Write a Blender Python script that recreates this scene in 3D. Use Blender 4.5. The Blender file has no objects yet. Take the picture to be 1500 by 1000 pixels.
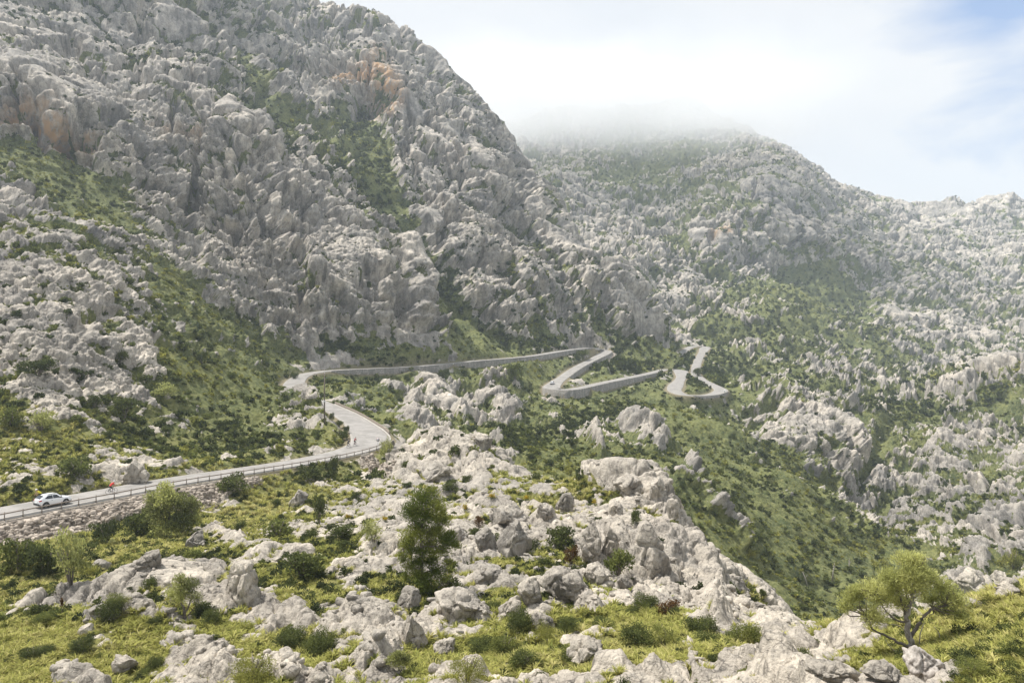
import bpy, bmesh, math, random, os
import numpy as np
from mathutils import Vector, Matrix, Euler
random.seed(7); rng = np.random.default_rng(11)
DETAIL = float(os.environ.get('SCENE_DETAIL', '1'))      # 1 = full terrain resolution
sc = bpy.context.scene
COL = sc.collection
R = math.radians

# ------------------------------------------------------------------ helpers
def link(o, parent=None):
    COL.objects.link(o)
    if parent is not None: o.parent = parent
    return o

def tag(o, label=None, cat=None, group=None, kind=None):
    if label: o['label'] = label
    if cat: o['category'] = cat
    if group: o['group'] = group
    if kind: o['kind'] = kind
    return o

def empty(name, loc, rz=0.0):
    e = bpy.data.objects.new(name, None); e.empty_display_size = .3
    e.location = loc; e.rotation_euler = (0, 0, rz)
    return link(e)

def np_mesh(name, V, F, mats=(), smooth=True, mat_index=None, attrs=None):
    """mesh from arrays: V (n,3), F (m,k) all faces the same size"""
    me = bpy.data.meshes.new(name)
    V = np.ascontiguousarray(V, np.float32); F = np.ascontiguousarray(F, np.int32)
    m, k = F.shape
    me.vertices.add(len(V)); me.vertices.foreach_set('co', V.ravel())
    me.loops.add(m * k); me.loops.foreach_set('vertex_index', F.ravel())
    me.polygons.add(m)
    me.polygons.foreach_set('loop_start', np.arange(0, m * k, k, dtype=np.int32))
    if smooth: me.polygons.foreach_set('use_smooth', np.ones(m, bool))
    for mt in mats: me.materials.append(mt)
    if mat_index is not None: me.polygons.foreach_set('material_index', np.asarray(mat_index, np.int32))
    for an, av in (attrs or {}).items():
        at = me.attributes.new(an, 'FLOAT', 'POINT'); at.data.foreach_set('value', np.ascontiguousarray(av, np.float32))
    me.update(calc_edges=True)
    return me

def gn_eval(P, specs):
    """evaluate Blender's own noise functions at points P; returns dict of arrays"""
    me = bpy.data.meshes.new('tmp_pts'); me.vertices.add(len(P))
    me.vertices.foreach_set('co', np.ascontiguousarray(P, np.float32).ravel())
    ob = bpy.data.objects.new('tmp_pts', me); COL.objects.link(ob)
    ng = bpy.data.node_groups.new('tmp_gn', 'GeometryNodeTree')
    ng.interface.new_socket('Geometry', in_out='INPUT', socket_type='NodeSocketGeometry')
    ng.interface.new_socket('Geometry', in_out='OUTPUT', socket_type='NodeSocketGeometry')
    N, L = ng.nodes, ng.links
    gi = N.new('NodeGroupInput'); go = N.new('NodeGroupOutput')
    pos = N.new('GeometryNodeInputPosition')
    last = gi.outputs[0]
    def store(val, nm, typ):
        nonlocal last
        s = N.new('GeometryNodeStoreNamedAttribute'); s.data_type = typ; s.domain = 'POINT'
        s.inputs['Name'].default_value = nm
        L.new(last, s.inputs['Geometry'])
        sock = [i for i in s.inputs if i.name == 'Value' and i.enabled][0]
        L.new(val, sock); last = s.outputs[0]
    outs = []
    for sp in specs:
        vec = pos.outputs[0]
        if sp.get('warp'):
            w = N.new('ShaderNodeTexNoise'); w.inputs['Scale'].default_value = sp['warp'][0]; w.inputs['Detail'].default_value = 2
            L.new(vec, w.inputs['Vector'])
            sub = N.new('ShaderNodeVectorMath'); sub.operation = 'SUBTRACT'; sub.inputs[1].default_value = (.5, .5, .5)
            L.new(w.outputs['Color'], sub.inputs[0])
            mad = N.new('ShaderNodeVectorMath'); mad.operation = 'MULTIPLY_ADD'
            mad.inputs[1].default_value = (sp['warp'][1],) * 3
            L.new(sub.outputs[0], mad.inputs[0]); L.new(vec, mad.inputs[2]); vec = mad.outputs[0]
        if sp.get('rot'):
            vr = N.new('ShaderNodeVectorRotate'); vr.rotation_type = 'EULER_XYZ'; vr.inputs['Rotation'].default_value = sp['rot']
            L.new(vec, vr.inputs['Vector']); vec = vr.outputs[0]
        mp = N.new('ShaderNodeVectorMath'); mp.operation = 'MULTIPLY_ADD'
        mp.inputs[1].default_value = sp['scale']; mp.inputs[2].default_value = sp.get('off', (0, 0, 0))
        L.new(vec, mp.inputs[0]); vec = mp.outputs[0]
        if sp['type'] == 'noise':
            t = N.new('ShaderNodeTexNoise'); t.inputs['Scale'].default_value = 1
            t.inputs['Detail'].default_value = sp.get('detail', 3); t.inputs['Roughness'].default_value = sp.get('rough', .5)
            t.noise_type = sp.get('nt', 'FBM')
            if 'normalize' in sp: t.normalize = sp['normalize']
            L.new(vec, t.inputs['Vector']); store(t.outputs[0], sp['name'], 'FLOAT'); outs.append((sp['name'], 1))
        else:
            t = N.new('ShaderNodeTexVoronoi'); t.feature = sp.get('feature', 'F1'); t.inputs['Scale'].default_value = 1
            t.inputs['Randomness'].default_value = sp.get('rand', 1)
            L.new(vec, t.inputs['Vector']); store(t.outputs['Distance'], sp['name'], 'FLOAT'); outs.append((sp['name'], 1))
            if sp.get('cell'):
                sx = N.new('ShaderNodeSeparateXYZ'); L.new(t.outputs['Color'], sx.inputs[0])
                store(sx.outputs[0], sp['name'] + '_c', 'FLOAT'); outs.append((sp['name'] + '_c', 1))
    L.new(last, go.inputs[0])
    md = ob.modifiers.new('g', 'NODES'); md.node_group = ng
    dg = bpy.context.evaluated_depsgraph_get(); ev = ob.evaluated_get(dg).data
    res = {}
    for nm, k in outs:
        a = np.empty(len(P), np.float32); ev.attributes[nm].data.foreach_get('value', a); res[nm] = a
    bpy.data.objects.remove(ob); bpy.data.meshes.remove(me); bpy.data.node_groups.remove(ng)
    return res

def sstep(a, b, x):
    t = np.clip((x - a) / (b - a), 0, 1); return t * t * (3 - 2 * t)

def blur1(A, n, axis, it=3):
    for _ in range(it):
        k = np.ones(2 * n + 1) / (2 * n + 1)
        pad = [(0, 0)] * A.ndim; pad[axis] = (n, n)
        B = np.pad(A, pad, mode='edge'); c = np.cumsum(B, axis=axis)
        z = np.zeros_like(np.take(c, [0], axis=axis)); c = np.concatenate([z, c], axis=axis)
        m = 2 * n + 1; L_ = A.shape[axis]
        A = (np.take(c, range(m, m + L_), axis=axis) - np.take(c, range(0, L_), axis=axis)) / m
    return A

# the camera stands at the origin, level, looking along +Y; survey points are (bearing px, height px, metres ahead)
F = 1000.0; U0 = 750.0; V0 = 490.0
def up(u, v, d): return np.array([(u - U0) / F * d, d, (V0 - v) / F * d])

# ------------------------------------------------------------------ survey of the ground
# (u, v, distance, bare rock share)
S = []
def row(*pts): S.extend(pts)
# under and beside the camera, the near slope
for u in (-500, 0, 400, 750, 1100, 1500, 2000):
    row((u, 490 + 1700 / 2.0, 2, .4))
row((-300,1330,10,.3),(200,1330,10,.3),(750,1300,10,.3),(1300,1260,9,.3),(1800,1240,9,.3))
row((-350,1010,40,.25),(0,1000,38,.25),(200,1000,38,.37),(400,1000,36,.33),(600,1000,34,.33),(800,1000,32,.33),(1000,1000,29,.33),(1200,1000,24,.41),(1350,1000,20,.33),(1500,1000,18,.08),(1850,980,17,.25))
row((0,930,45,.08),(200,930,45,.33),(400,930,44,.41),(600,930,43,.57),(800,930,41,.29),(1000,930,37,.41),(1150,925,33,.49),(1320,940,27,.33),(1500,925,23,.08),(1850,920,22,.25))
row((-300,880,55,.16),(0,870,54,.25),(200,870,53,.61),(400,870,52,.41),(620,872,52,.49),(800,870,50,.41),(950,875,47,.41),(1050,905,43,.41),(1180,900,41,.57),(1290,903,39,.41),(1430,868,37,.57),(1500,845,38,.16),(1800,850,38,.25))
row((0,800,68,.08),(200,790,74,.25),(400,800,68,.33),(600,800,66,.57),(750,800,65,.57),(870,790,66,.74),(960,800,64,.82),(1000,850,58,.74))
row((0,790,77,.33),(150,770,86,.25),(300,740,99,.33),(450,705,120,.25),(560,690,136,.57))
row((500,740,100,.41),(600,740,94,.57),(700,740,92,.57),(800,740,90,.57),(900,740,88,.66),(960,760,80,.74))
row((600,690,122,.66),(700,690,116,.57),(800,700,108,.49),(870,705,102,.57),(925,692,100,.74),(970,700,96,.82))
row((590,645,140,.74),(650,640,138,.74),(715,650,134,.74),(760,690,120,.49))
row((990,735,90,.82),(1015,790,76,.82),(1045,850,63,.82),(1055,890,52,.74),(1090,850,80,.66),(1125,870,72,.66),(1160,905,56,.66))
# hidden far sides of that spur
def hid(*pts):
    for u, d, z, r in pts: S.append((u, V0 - z / d * F, d, r))
hid((600,158,-33,.5),(660,160,-36,.5),(730,155,-38,.5),(800,135,-37,.5),(870,128,-38,.5),(930,122,-40,.5),(980,112,-43,.6),(1030,98,-45,.6),(1080,105,-48,.5),(1140,92,-48,.5),(1200,60,-33,.5),(1300,56,-32,.5),(1420,55,-30,.5),(1550,62,-33,.5),(1300,100,-58,.4),(1480,110,-58,.4),(1750,110,-50,.4),(1200,130,-64,.4),(1350,170,-74,.3))
# left gully slope under the far roads
row((1000,700,190,.15),(1100,780,190,.1),(1200,872,190,.05),(1050,640,280,.15),(1150,720,250,.08),(1250,822,232,.1),(900,650,225,.2),(940,680,205,.1),(800,625,262,.15),(740,610,275,.25),(690,590,290,.5),(610,590,280,.6),(640,610,262,.6),(850,612,300,.15),(930,600,325,.1),(500,585,238,.15),(560,605,228,.3),(550,575,270,.2),(480,560,262,.1),(950,640,260,.6),(1000,655,265,.2),(1080,690,262,.1))
row((760,560,340,.3),(700,560,330,.4),(840,590,335,.2),(1060,600,360,.2),(1000,600,350,.15))
# right gully slope, the rocky bench at the right, the far basin
row((1300,800,262,.47),(1400,835,225,.47),(1500,800,230,.52),(1650,800,230,.38),(1220,760,290,.62),(1300,720,320,.38),(1400,720,310,.47),(1500,690,310,.56),(1650,690,310,.38))
row((1120,640,345,.47),(1200,650,345,.62),(1200,690,330,.66),(1280,650,380,.32),(1380,640,380,.47),(1480,640,370,.47),(1300,610,420,.28),(1400,585,445,.56),(1490,558,455,.71),(1650,545,455,.56))
hid((1480,530,-44,.3),(1400,540,-42,.3),(1620,540,-44,.3))
row((1180,575,465,.47),(1260,570,520,.47),(1100,545,500,.28),(1330,555,600,.43),(1420,545,650,.47),(1500,525,700,.47),(1700,520,700,.47))
row((1070,515,600,.28),(1130,500,610,.19),(1100,470,640,.24),(1200,490,680,.28),(1300,500,740,.43),(1400,490,800,.52),(1500,470,850,.56),(1700,460,850,.47))
row((1000,475,690,.47),(1040,440,720,.47),(1100,420,780,.24),(1180,420,830,.19),(1240,410,880,.32),(1350,420,950,.56),(1500,400,1050,.66),(1700,390,1050,.56))
row((990,410,780,.56),(960,380,800,.56),(1040,380,810,.47),(1110,372,850,.75),(1150,370,880,.56),(1230,350,950,.56))
row((1040,340,860,.47),(1120,300,890,.66),(1170,300,940,.75),(1000,310,980,.47),(1080,260,1030,.52),(1130,240,1090,.66),(1200,280,1120,.75),(1300,340,1150,.75),(1400,345,1250,.75),(1500,335,1300,.75))
row((960,290,1020,.56),(930,270,1080,.09),(900,255,1130,.28),(860,240,1180,.47),(820,230,1220,.56),(850,290,960,.66),(830,265,980,.75),(880,330,880,.75),(930,370,840,.66))
row((1110,218,1210,.66),(1150,235,1200,.75),(1200,268,1250,.75),(1250,288,1310,.85),(1310,308,1380,.85),(1380,302,1450,.85),(1440,305,1480,.85),(1475,297,1480,.94),(1500,306,1500,.85),(1700,290,1500,.85))
row((1050,190,1280,.56),(950,170,1330,.47),(850,160,1380,.47),(780,180,1330,.47),(1000,150,1400,.47))
for u in (600,700,800,900,1000,1100): hid((u,1800,330,.5))
for u in (1200,1300,1400,1500,1700,2000): hid((u,1750,180,.5))
for u in range(-600, 2100, 300): hid((u,2600,100,.5))
# left mountain
row((-300,700,90,.3),(0,700,95,.25),(60,690,98,.25),(120,690,102,.4),(200,690,109,.5),(300,672,120,.3),(400,660,132,.3),(470,655,142,.5))
row((-300,600,120,.4),(0,640,110,.35),(100,640,115,.2),(200,640,130,.1),(300,640,138,.08),(400,632,150,.15),(470,620,170,.5),(440,600,182,.4),(440,584,196,.4),(458,580,190,.4),(474,588,183,.4),(422,578,204,.3))
row((0,580,122,.5),(80,590,124,.55),(200,570,150,.3),(300,590,165,.08),(400,590,190,.15),(330,545,200,.15),(400,545,240,.15),(250,500,180,.35))
row((-300,500,140,.6),(0,500,138,.7),(100,500,143,.8),(180,480,170,.8),(0,420,158,.75),(100,420,170,.7),(0,345,188,.5),(80,350,195,.5),(150,400,205,.45),(220,440,215,.3),(300,490,238,.2),(380,510,275,.3))
row((0,300,220,.6),(60,320,235,.6),(0,250,262,.1),(60,260,285,.05),(120,300,280,.1),(150,340,250,.4),(200,380,258,.45),(0,225,292,.1),(100,245,305,.1),(180,260,312,.3))
row((0,205,297,.95),(60,215,300,.95),(120,230,308,.95),(0,150,304,.95),(60,150,312,.95),(150,180,325,.95),(200,210,330,.9),(0,100,350,.85),(100,100,370,.9),(0,60,390,.7),(0,0,440,.6),(100,0,460,.8),(0,-80,490,.7),(100,-80,520,.7),(-300,0,430,.6),(-300,200,300,.6),(-300,350,190,.6),(-300,-120,520,.6))
row((200,330,300,.7),(220,280,318,.9),(220,230,328,.95),(250,330,312,.85),(250,400,280,.7),(300,440,285,.6),(330,480,280,.5),(210,150,368,.9),(200,80,430,.9),(200,0,490,.8),(210,-60,540,.8))
row((290,180,372,.6),(280,260,345,.75),(285,340,322,.75),(320,170,376,.9),(340,200,366,.95),(350,260,345,.95),(340,340,325,.95),(380,420,312,.95),(420,460,308,.95),(460,490,305,.9),(520,490,312,.6),(420,505,296,.5),(580,505,325,.5))
row((370,165,420,.25),(420,190,450,.1),(350,120,470,.6),(300,100,450,.85),(300,0,540,.8),(300,-60,600,.7),(360,60,560,.35),(400,120,560,.6),(440,160,560,.8),(340,10,600,.5))
row((400,230,382,.95),(450,280,378,.95),(430,360,342,.95),(500,340,372,.95),(560,400,355,.95),(500,420,330,.95),(600,450,345,.95),(620,480,345,.9),(560,470,328,.9))
row((440,200,450,.4),(500,240,440,.5),(540,280,430,.3),(580,320,425,.3),(600,350,420,.5),(640,420,395,.4),(660,450,385,.1),(700,490,385,.3),(640,490,365,.4),(740,510,392,.4))
row((500,200,520,.4),(530,165,560,.15),(545,200,530,.05),(550,250,490,.1),(540,155,568,1),(545,130,582,1),(500,100,600,.9),(560,90,625,1),(450,90,620,.8),(430,30,680,.7),(500,40,690,.8),(400,-4,700,.7),(440,3,705,.7),(350,-40,690,.7))
row((590,170,580,.9),(590,240,520,.95),(620,300,480,.95),(640,360,450,.9),(700,420,430,.85),(760,470,428,.7),(680,330,480,.9),(620,120,630,.95),(650,200,580,.95),(700,250,545,.95),(720,340,500,.9),(780,400,490,.85),(820,450,470,.8))
row((454,27,710,.7),(514,50,705,.8),(574,70,700,.8),(614,92,690,.85),(644,117,675,.9),(674,142,665,.95),(686,172,650,.95),(719,180,635,.95),(729,212,622,1),(749,252,610,1),(764,287,600,1),(804,327,580,.9),(844,367,560,.95),(884,412,545,1),(919,447,530,1),(942,487,505,.9),(949,517,485,.6))
row((860,400,525,.8),(900,440,510,.9),(930,480,490,.8),(850,480,455,.7),(930,510,470,.2),(890,500,455,.4),(940,530,452,.1),(975,525,460,.1))
for u, d, z in ((350,800,340),(430,800,330),(520,800,300),(600,790,265),(660,770,225),(715,740,175),(760,720,140),(800,690,100),(850,660,70),(900,640,40),(950,610,15),(1000,575,-8),(200,640,290),(0,600,270),(-300,640,260)):
    hid((u, d, z, .6))
hid((700,900,150,.5),(800,850,120,.5),(880,760,80,.5),(940,690,40,.5),(400,1000,250,.5),(0,1000,200,.5),(-400,1000,200,.5))
hid((-500,300,60,.5),(-500,120,-10,.5),(2000,300,-50,.5),(2000,700,20,.5),(2000,1400,230,.5),(1850,120,-45,.5),(2000,60,-25,.5),(-500,60,-20,.5))

# ------------------------------------------------------------------ the road: (u, v, distance)
ROAD = [(-160,779,76),(-60,763,80.5),(0,750,84),(70,737,88.5),(157,722,95),(250,704,104),(350,690,115),(430,678,126),(490,667,136),(525,658,143),(541,648,149),(541,638,155),(530,624,164),(507,608,180),(482,596,194),(462,587,208),(440,577,226),(431,567,243),(434,557,260),(448,548,276),(475,543,287),(510,541,296),(560,539,309),(600,537,320),(650,533,337),(700,528,355),(740,525,371),(780,521,388),(815,515,408),(845,511,428),(868,509,446),(882,511,452),(886,516,446),(875,523,430),(855,533,408),(838,543,386),(824,553,362),(813,561,345),(808,567,335),(815,571,330),(832,571,332),(855,567,344),(880,561,360),(905,556,378),(935,550,402),(958,545,424),(973,541,440),(985,540,446),(996,543,440),(999,549,424),(996,556,404),(990,564,384),(988,571,370),(996,576,360),(1010,579,357),(1028,580,360),(1046,577,368),(1056,572,380),(1052,568,392),(1040,562,406),(1028,556,420),(1019,547,445),(1020,535,480),(1025,523,520),(1031,513,556),(1032,508,572),(1024,506,576),(1012,508,564),(1002,514,545),(992,521,525),(982,528,510),(970,535,500),(955,540,495)]
ROADW = 2.95
rp = np.array([up(*p) for p in ROAD])
def catmull(P, step):
    out = []
    n = len(P)
    for i in range(n - 1):
        p0, p1, p2, p3 = P[max(i - 1, 0)], P[i], P[i + 1], P[min(i + 2, n - 1)]
        k = max(2, int(np.linalg.norm(p2 - p1) / step))
        for t in np.linspace(0, 1, k, endpoint=False):
            out.append(.5 * ((2 * p1) + (-p0 + p2) * t + (2 * p0 - 5 * p1 + 4 * p2 - p3) * t * t + (-p0 + 3 * p1 - 3 * p2 + p3) * t ** 3))
    out.append(P[-1]); return np.array(out)
RC = catmull(rp, 1.0)
for _ in range(2): RC[1:-1] = (RC[:-2] + 2 * RC[1:-1] + RC[2:]) / 4
RC[:, 2] = blur1(RC[:, 2], 8, 0, 2)
tan = np.gradient(RC, axis=0)[:, :2]; tan /= np.linalg.norm(tan, axis=1)[:, None]
nrm = np.stack([tan[:, 1], -tan[:, 0]], 1)         # right-hand side of the road, walking away from the car
ru = RC[:, 0] / RC[:, 1] * F + U0
def road_index(u, v, d):
    p = up(u, v, d); return int(np.argmin(((RC - p) ** 2).sum(1)))
# half width, wider in the bends
RW = np.full(len(RC), ROADW)
for (u, v, d, w, r) in ((541,643,152,4.1,14),(100,732,90,3.3,60),(431,566,246,3.9,16),(884,513,450,4.6,16),(809,567,335,4.2,14),(994,544,436,4.4,16),(990,566,380,4.2,14),(1052,572,380,3.8,12),(1029,508,570,4.4,18)):
    k = road_index(u, v, d); RW += (w - ROADW) * np.exp(-((np.arange(len(RC)) - k) / r) ** 2)

# raster of the nearest road point
CELL = .5; X0, X1, Y0, Y1 = -130, 190, 60, 620
gx = int((X1 - X0) / CELL); gy = int((Y1 - Y0) / CELL)
rd = np.full((gx, gy), 1e3, np.float32); rk = np.zeros((gx, gy), np.int32)
for k in range(len(RC)):
    cx, cy = (RC[k, 0] - X0) / CELL, (RC[k, 1] - Y0) / CELL; w = int(24 / CELL)
    i0, i1 = max(0, int(cx) - w), min(gx, int(cx) + w); j0, j1 = max(0, int(cy) - w), min(gy, int(cy) + w)
    if i1 <= i0 or j1 <= j0: continue
    D = np.hypot((np.arange(i0, i1)[:, None] - cx), (np.arange(j0, j1)[None] - cy)) * CELL
    sub = rd[i0:i1, j0:j1]; m = D < sub; sub[m] = D[m]; rk[i0:i1, j0:j1][m] = k
def road_query(X, Y):
    """nearest road index, distance to its axis and signed side (+ = right) for arrays of points"""
    i = np.clip(((X - X0) / CELL).astype(int), 0, gx - 1); j = np.clip(((Y - Y0) / CELL).astype(int), 0, gy - 1)
    ok = (X > X0) & (X < X1) & (Y > Y0) & (Y < Y1)
    k = rk[i, j]; k0 = np.clip(k - 2, 0, len(RC) - 1); best = np.full(X.shape, 1e3); kk = k.copy()
    for o in (-2, -1, 0, 1, 2):
        q = np.clip(k + o, 0, len(RC) - 1)
        d = np.hypot(X - RC[q, 0], Y - RC[q, 1]); m = d < best; best[m] = d[m]; kk[m] = q[m]
    dx, dy = X - RC[kk, 0], Y - RC[kk, 1]
    side = dx * nrm[kk, 0] + dy * nrm[kk, 1]
    best = np.where(ok & (rd[i, j] < 900), best, 1e3)
    return kk, best, side
# ------------------------------------------------------------------ base land form, in (bearing, log distance)
S = np.array(S, float)
cs = (S[:, 0] - U0) / F; cl = np.log(S[:, 2]); ct = (V0 - S[:, 1]) / F; cr = S[:, 3]
# the road is surveyed ground too
k = np.arange(0, len(RC), 9)
rx, ry, rz = RC[k, 0], RC[k, 1], RC[k, 2]
cs = np.concatenate([cs, rx / ry]); cl = np.concatenate([cl, np.log(ry)]); ct = np.concatenate([ct, rz / ry]); cr = np.concatenate([cr, np.full(len(k), .25)])
def kern(r2): return np.sqrt(r2 + .012 ** 2)
n = len(cs)
A = np.zeros((n + 1, n + 1)); A[:n, :n] = kern((cs[:, None] - cs) ** 2 + (cl[:, None] - cl) ** 2)
A[:n, :n] += np.eye(n) * -.0008; A[n, :n] = A[:n, n] = 1
WT = np.linalg.solve(A, np.concatenate([ct, [0]])); WR = np.linalg.solve(A, np.concatenate([cr, [0]]))
GS = np.linspace(-1.3, 1.3, 640); GL = np.linspace(math.log(2.5), math.log(2500), 520)
TT = np.empty((len(GS), len(GL))); RR = np.empty_like(TT)
for i, s in enumerate(GS):
    K = kern((cs - s)[None] ** 2 + (GL[:, None] - cl[None]) ** 2)
    TT[i] = K @ WT[:n] + WT[n]; RR[i] = K @ WR[:n] + WR[n]
ZZ = TT * np.exp(GL)[None]
def gsample(G, s, l):
    fi = np.clip((s - GS[0]) / (GS[1] - GS[0]), 0, len(GS) - 1.001); fj = np.clip((l - GL[0]) / (GL[1] - GL[0]), 0, len(GL) - 1.001)
    i = fi.astype(int); j = fj.astype(int); a = fi - i; b = fj - j
    return (G[i, j] * (1 - a) + G[i + 1, j] * a) * (1 - b) + (G[i, j + 1] * (1 - a) + G[i + 1, j + 1] * a) * b

# ------------------------------------------------------------------ sample density: even in what can be seen
NS = int(1500 * DETAIL); NR = int(1700 * DETAIL)
s_in = np.linspace(-.79, .79, NS)
ext = .79 + np.cumsum(np.linspace(.002, .02, int(44)))
s_all = np.concatenate([-ext[::-1], s_in, ext]); NC = len(s_all)
gsI = np.linspace(-1.3, 1.3, 400)
fine_l = np.linspace(math.log(3), math.log(2350), 2400)
SS, LL = np.meshgrid(gsI, fine_l, indexing='ij')
tt = gsample(TT, SS, LL)
dl = fine_l[1] - fine_l[0]
dt = np.gradient(tt, axis=1) / dl
cm = np.maximum.accumulate(tt, axis=1)
vis = ((tt >= cm - .02) & (tt > -.56) & (tt < .62)) * .72 + ((tt >= cm - .10) & (tt > -.8) & (tt < .62)) * .28
w = (0.06 + .94 * vis) * (np.abs(dt) * .8 + .22 * np.sqrt(1 + (tt + dt) ** 2)) + .012
w = blur1(blur1(w, 5, 0, 2), 9, 1, 2)
cw = np.cumsum(w, axis=1); cw = (cw - cw[:, :1]); cw /= cw[:, -1:]
q = np.linspace(0, 1, NR)
Lq = np.stack([np.interp(q, cw[i], fine_l) for i in range(len(gsI))])
fi = np.clip((s_all + 1.3) / (gsI[1] - gsI[0]), 0, len(gsI) - 1.001); i0 = fi.astype(int); a = (fi - i0)[:, None]
Lg = Lq[i0] * (1 - a) + Lq[i0 + 1] * a               # (NC, NR) log distances
Sg = np.repeat(s_all[:, None], NR, 1)
Dg = np.exp(Lg); Xg = Sg * Dg
Zg = gsample(ZZ, Sg, Lg)
ROCK = gsample(RR, Sg, Lg)

def normals(X, Y, Z):
    P = np.stack([X, Y, Z], -1)
    a = np.gradient(P, axis=0); b = np.gradient(P, axis=1)
    N = np.cross(a, b); N /= np.linalg.norm(N, axis=-1, keepdims=True) + 1e-9
    N[N[..., 2] < 0] *= -1
    return N

# ------------------------------------------------------------------ strokes: gullies, cracks, ledges, green ramps, ochre scars
def base_hit(u, v):
    """distance at which the ray through (u, v) meets the smooth land form"""
    s = (u - U0) / F; t = (V0 - v) / F
    tl = gsample(TT, np.full(len(fine_l), s), fine_l); c = np.maximum.accumulate(tl)
    vv = (fine_l > math.log(14)) & (c >= t)
    return float(np.exp(fine_l[np.argmax(vv)])) if vv.any() else 2000.0
push = np.zeros_like(Zg); OCH = np.zeros_like(Zg); SCREE = np.zeros_like(Zg); DARK = np.zeros_like(Zg); BUSHY = np.zeros_like(Zg)
def stroke(pts, wpx, depth=0.0, rock=None, ochre=0.0, scree=0.0, dark=0.0, soft=1.0, bushy=0.0):
    """a band along surveyed points; wpx = width in survey pixels, turned into metres by the distance"""
    P = []
    for (u, v) in pts:
        d = base_hit(u, v); P.append((u, d))
    us = np.array([p[0] for p in P]); ls = np.log([p[1] for p in P])
    # world-plan polyline in conformal (bearing, log distance): metres / distance; height kept as third coordinate
    ss = (us - U0) / F; ts = np.array([(V0 - p[1]) / F for p in pts])
    lo, hi = ss.min() - wpx / F * 2.5, ss.max() + wpx / F * 2.5
    ci = np.where((s_all > lo) & (s_all < hi))[0]
    if not len(ci): return
    c0, c1 = ci[0], ci[-1] + 1
    sg, lg, tg = Sg[c0:c1], Lg[c0:c1], Zg[c0:c1] / Dg[c0:c1]
    best = np.full(sg.shape, 1e9)
    for i in range(len(pts) - 1 if len(pts) > 1 else 1):
        j = min(i + 1, len(pts) - 1)
        A_ = np.array([ss[i], ts[i], ls[i] * .35]); B_ = np.array([ss[j], ts[j], ls[j] * .35]); AB = B_ - A_
        q_ = [sg - A_[0], tg - A_[1], lg * .35 - A_[2]]
        h = np.clip((q_[0] * AB[0] + q_[1] * AB[1] + q_[2] * AB[2]) / (AB @ AB + 1e-12), 0, 1)
        dd = (q_[0] - h * AB[0]) ** 2 + (q_[1] - h * AB[1]) ** 2 + (q_[2] - h * AB[2]) ** 2
        best = np.minimum(best, dd)
    m = np.exp(-(np.sqrt(best) / (wpx / F)) ** (2 * soft))
    push[c0:c1] += depth * (1.6 if depth < -1.5 else 1.0) * m
    if rock is not None: ROCK[c0:c1] += (rock - ROCK[c0:c1]) * m
    if ochre: OCH[c0:c1] = np.maximum(OCH[c0:c1], ochre * m)
    if scree: SCREE[c0:c1] = np.maximum(SCREE[c0:c1], scree * m)
    if bushy: BUSHY[c0:c1] = np.maximum(BUSHY[c0:c1], bushy * m)
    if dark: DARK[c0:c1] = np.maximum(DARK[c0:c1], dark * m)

exec_strokes = True
# left mountain: dark cleft, green ramps, caves with ochre rock
stroke([(318,150),(300,200),(288,250),(282,300),(290,345)], 7, -7, .7)
stroke([(330,210),(350,240),(362,268)], 4, -4, .8)
stroke([(240,285),(262,330)], 4, -3, .8)
stroke([(415,260),(400,330),(390,400)], 5, -3, .8)
stroke([(350,75),(365,130),(390,160),(430,185),(460,200)], 13, -4, -.05)
stroke([(460,200),(500,240),(540,285),(580,320),(600,345)], 14, -5, .35)
stroke([(600,345),(640,410),(690,480)], 14, -6, .3)
stroke([(640,420),(670,450),(690,490)], 26, -1, -.2)
stroke([(530,178),(538,210),(545,260),(565,310)], 26, -2, -.35)
stroke([(520,235),(560,300),(600,350)], 18, -1, -.1)
stroke([(528,160),(555,157)], 12, -14, 1, dark=1)  # cave mouth: hollow, with its shade painted into the rock colour
stroke([(500,120),(545,110),(570,150),(562,165)], 16, 0, 1, ochre=1.1)
stroke([(545,100),(560,90)], 14, 0, 1, ochre=.6)
stroke([(10,178),(50,182),(90,205),(125,214)], 15, -5, 1, ochre=1.25)
stroke([(10,165),(60,160)], 10, 0, 1, ochre=.6)
stroke([(48,178),(56,195),(62,208)], 9, -9, 1, dark=1)  # left cave, its inner shade painted dark
stroke([(95,205),(140,215)], 6, -5, 1, dark=.8)  # shade under the overhang painted as dark rock
stroke([(240,195),(300,200)], 7, 0, 1, ochre=.35)
stroke([(5,232),(50,262),(110,285),(150,300)], 24, 0, -.3)
stroke([(30,215),(100,245),(165,262)], 12, 0, .15)
stroke([(170,265),(230,290)], 10, 0, .3)
stroke([(205,420),(260,450),(330,490),(390,520)], 24, -1, .08)
stroke([(235,395),(300,430)], 10, 0, .2)
stroke([(20,330),(60,350),(110,380)], 9, 0, .3)
stroke([(40,500),(80,530)], 18, 1, .95)
stroke([(320,20),(350,70)], 16, -5, .3, dark=.25)
stroke([(560,180),(575,250),(590,290)], 6, 3, 1)
stroke([(150,60),(300,110)], 14, 2, .95)
stroke([(450,380),(470,455)], 22, 4, 1)
stroke([(590,380),(620,430)], 14, 4, 1)
stroke([(700,430),(760,440)], 20, 2, .9)
stroke([(640,290),(700,300)], 30, 2, 1)
stroke([(650,395),(600,380)], 8, -3, .3)
stroke([(690,470),(720,500)], 14, 0, .1)
stroke([(780,340),(870,350)], 10, 0, .55)
stroke([(880,480),(960,540)], 12, 0, .15)
stroke([(800,450),(860,470)], 8, 0, .4)
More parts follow.
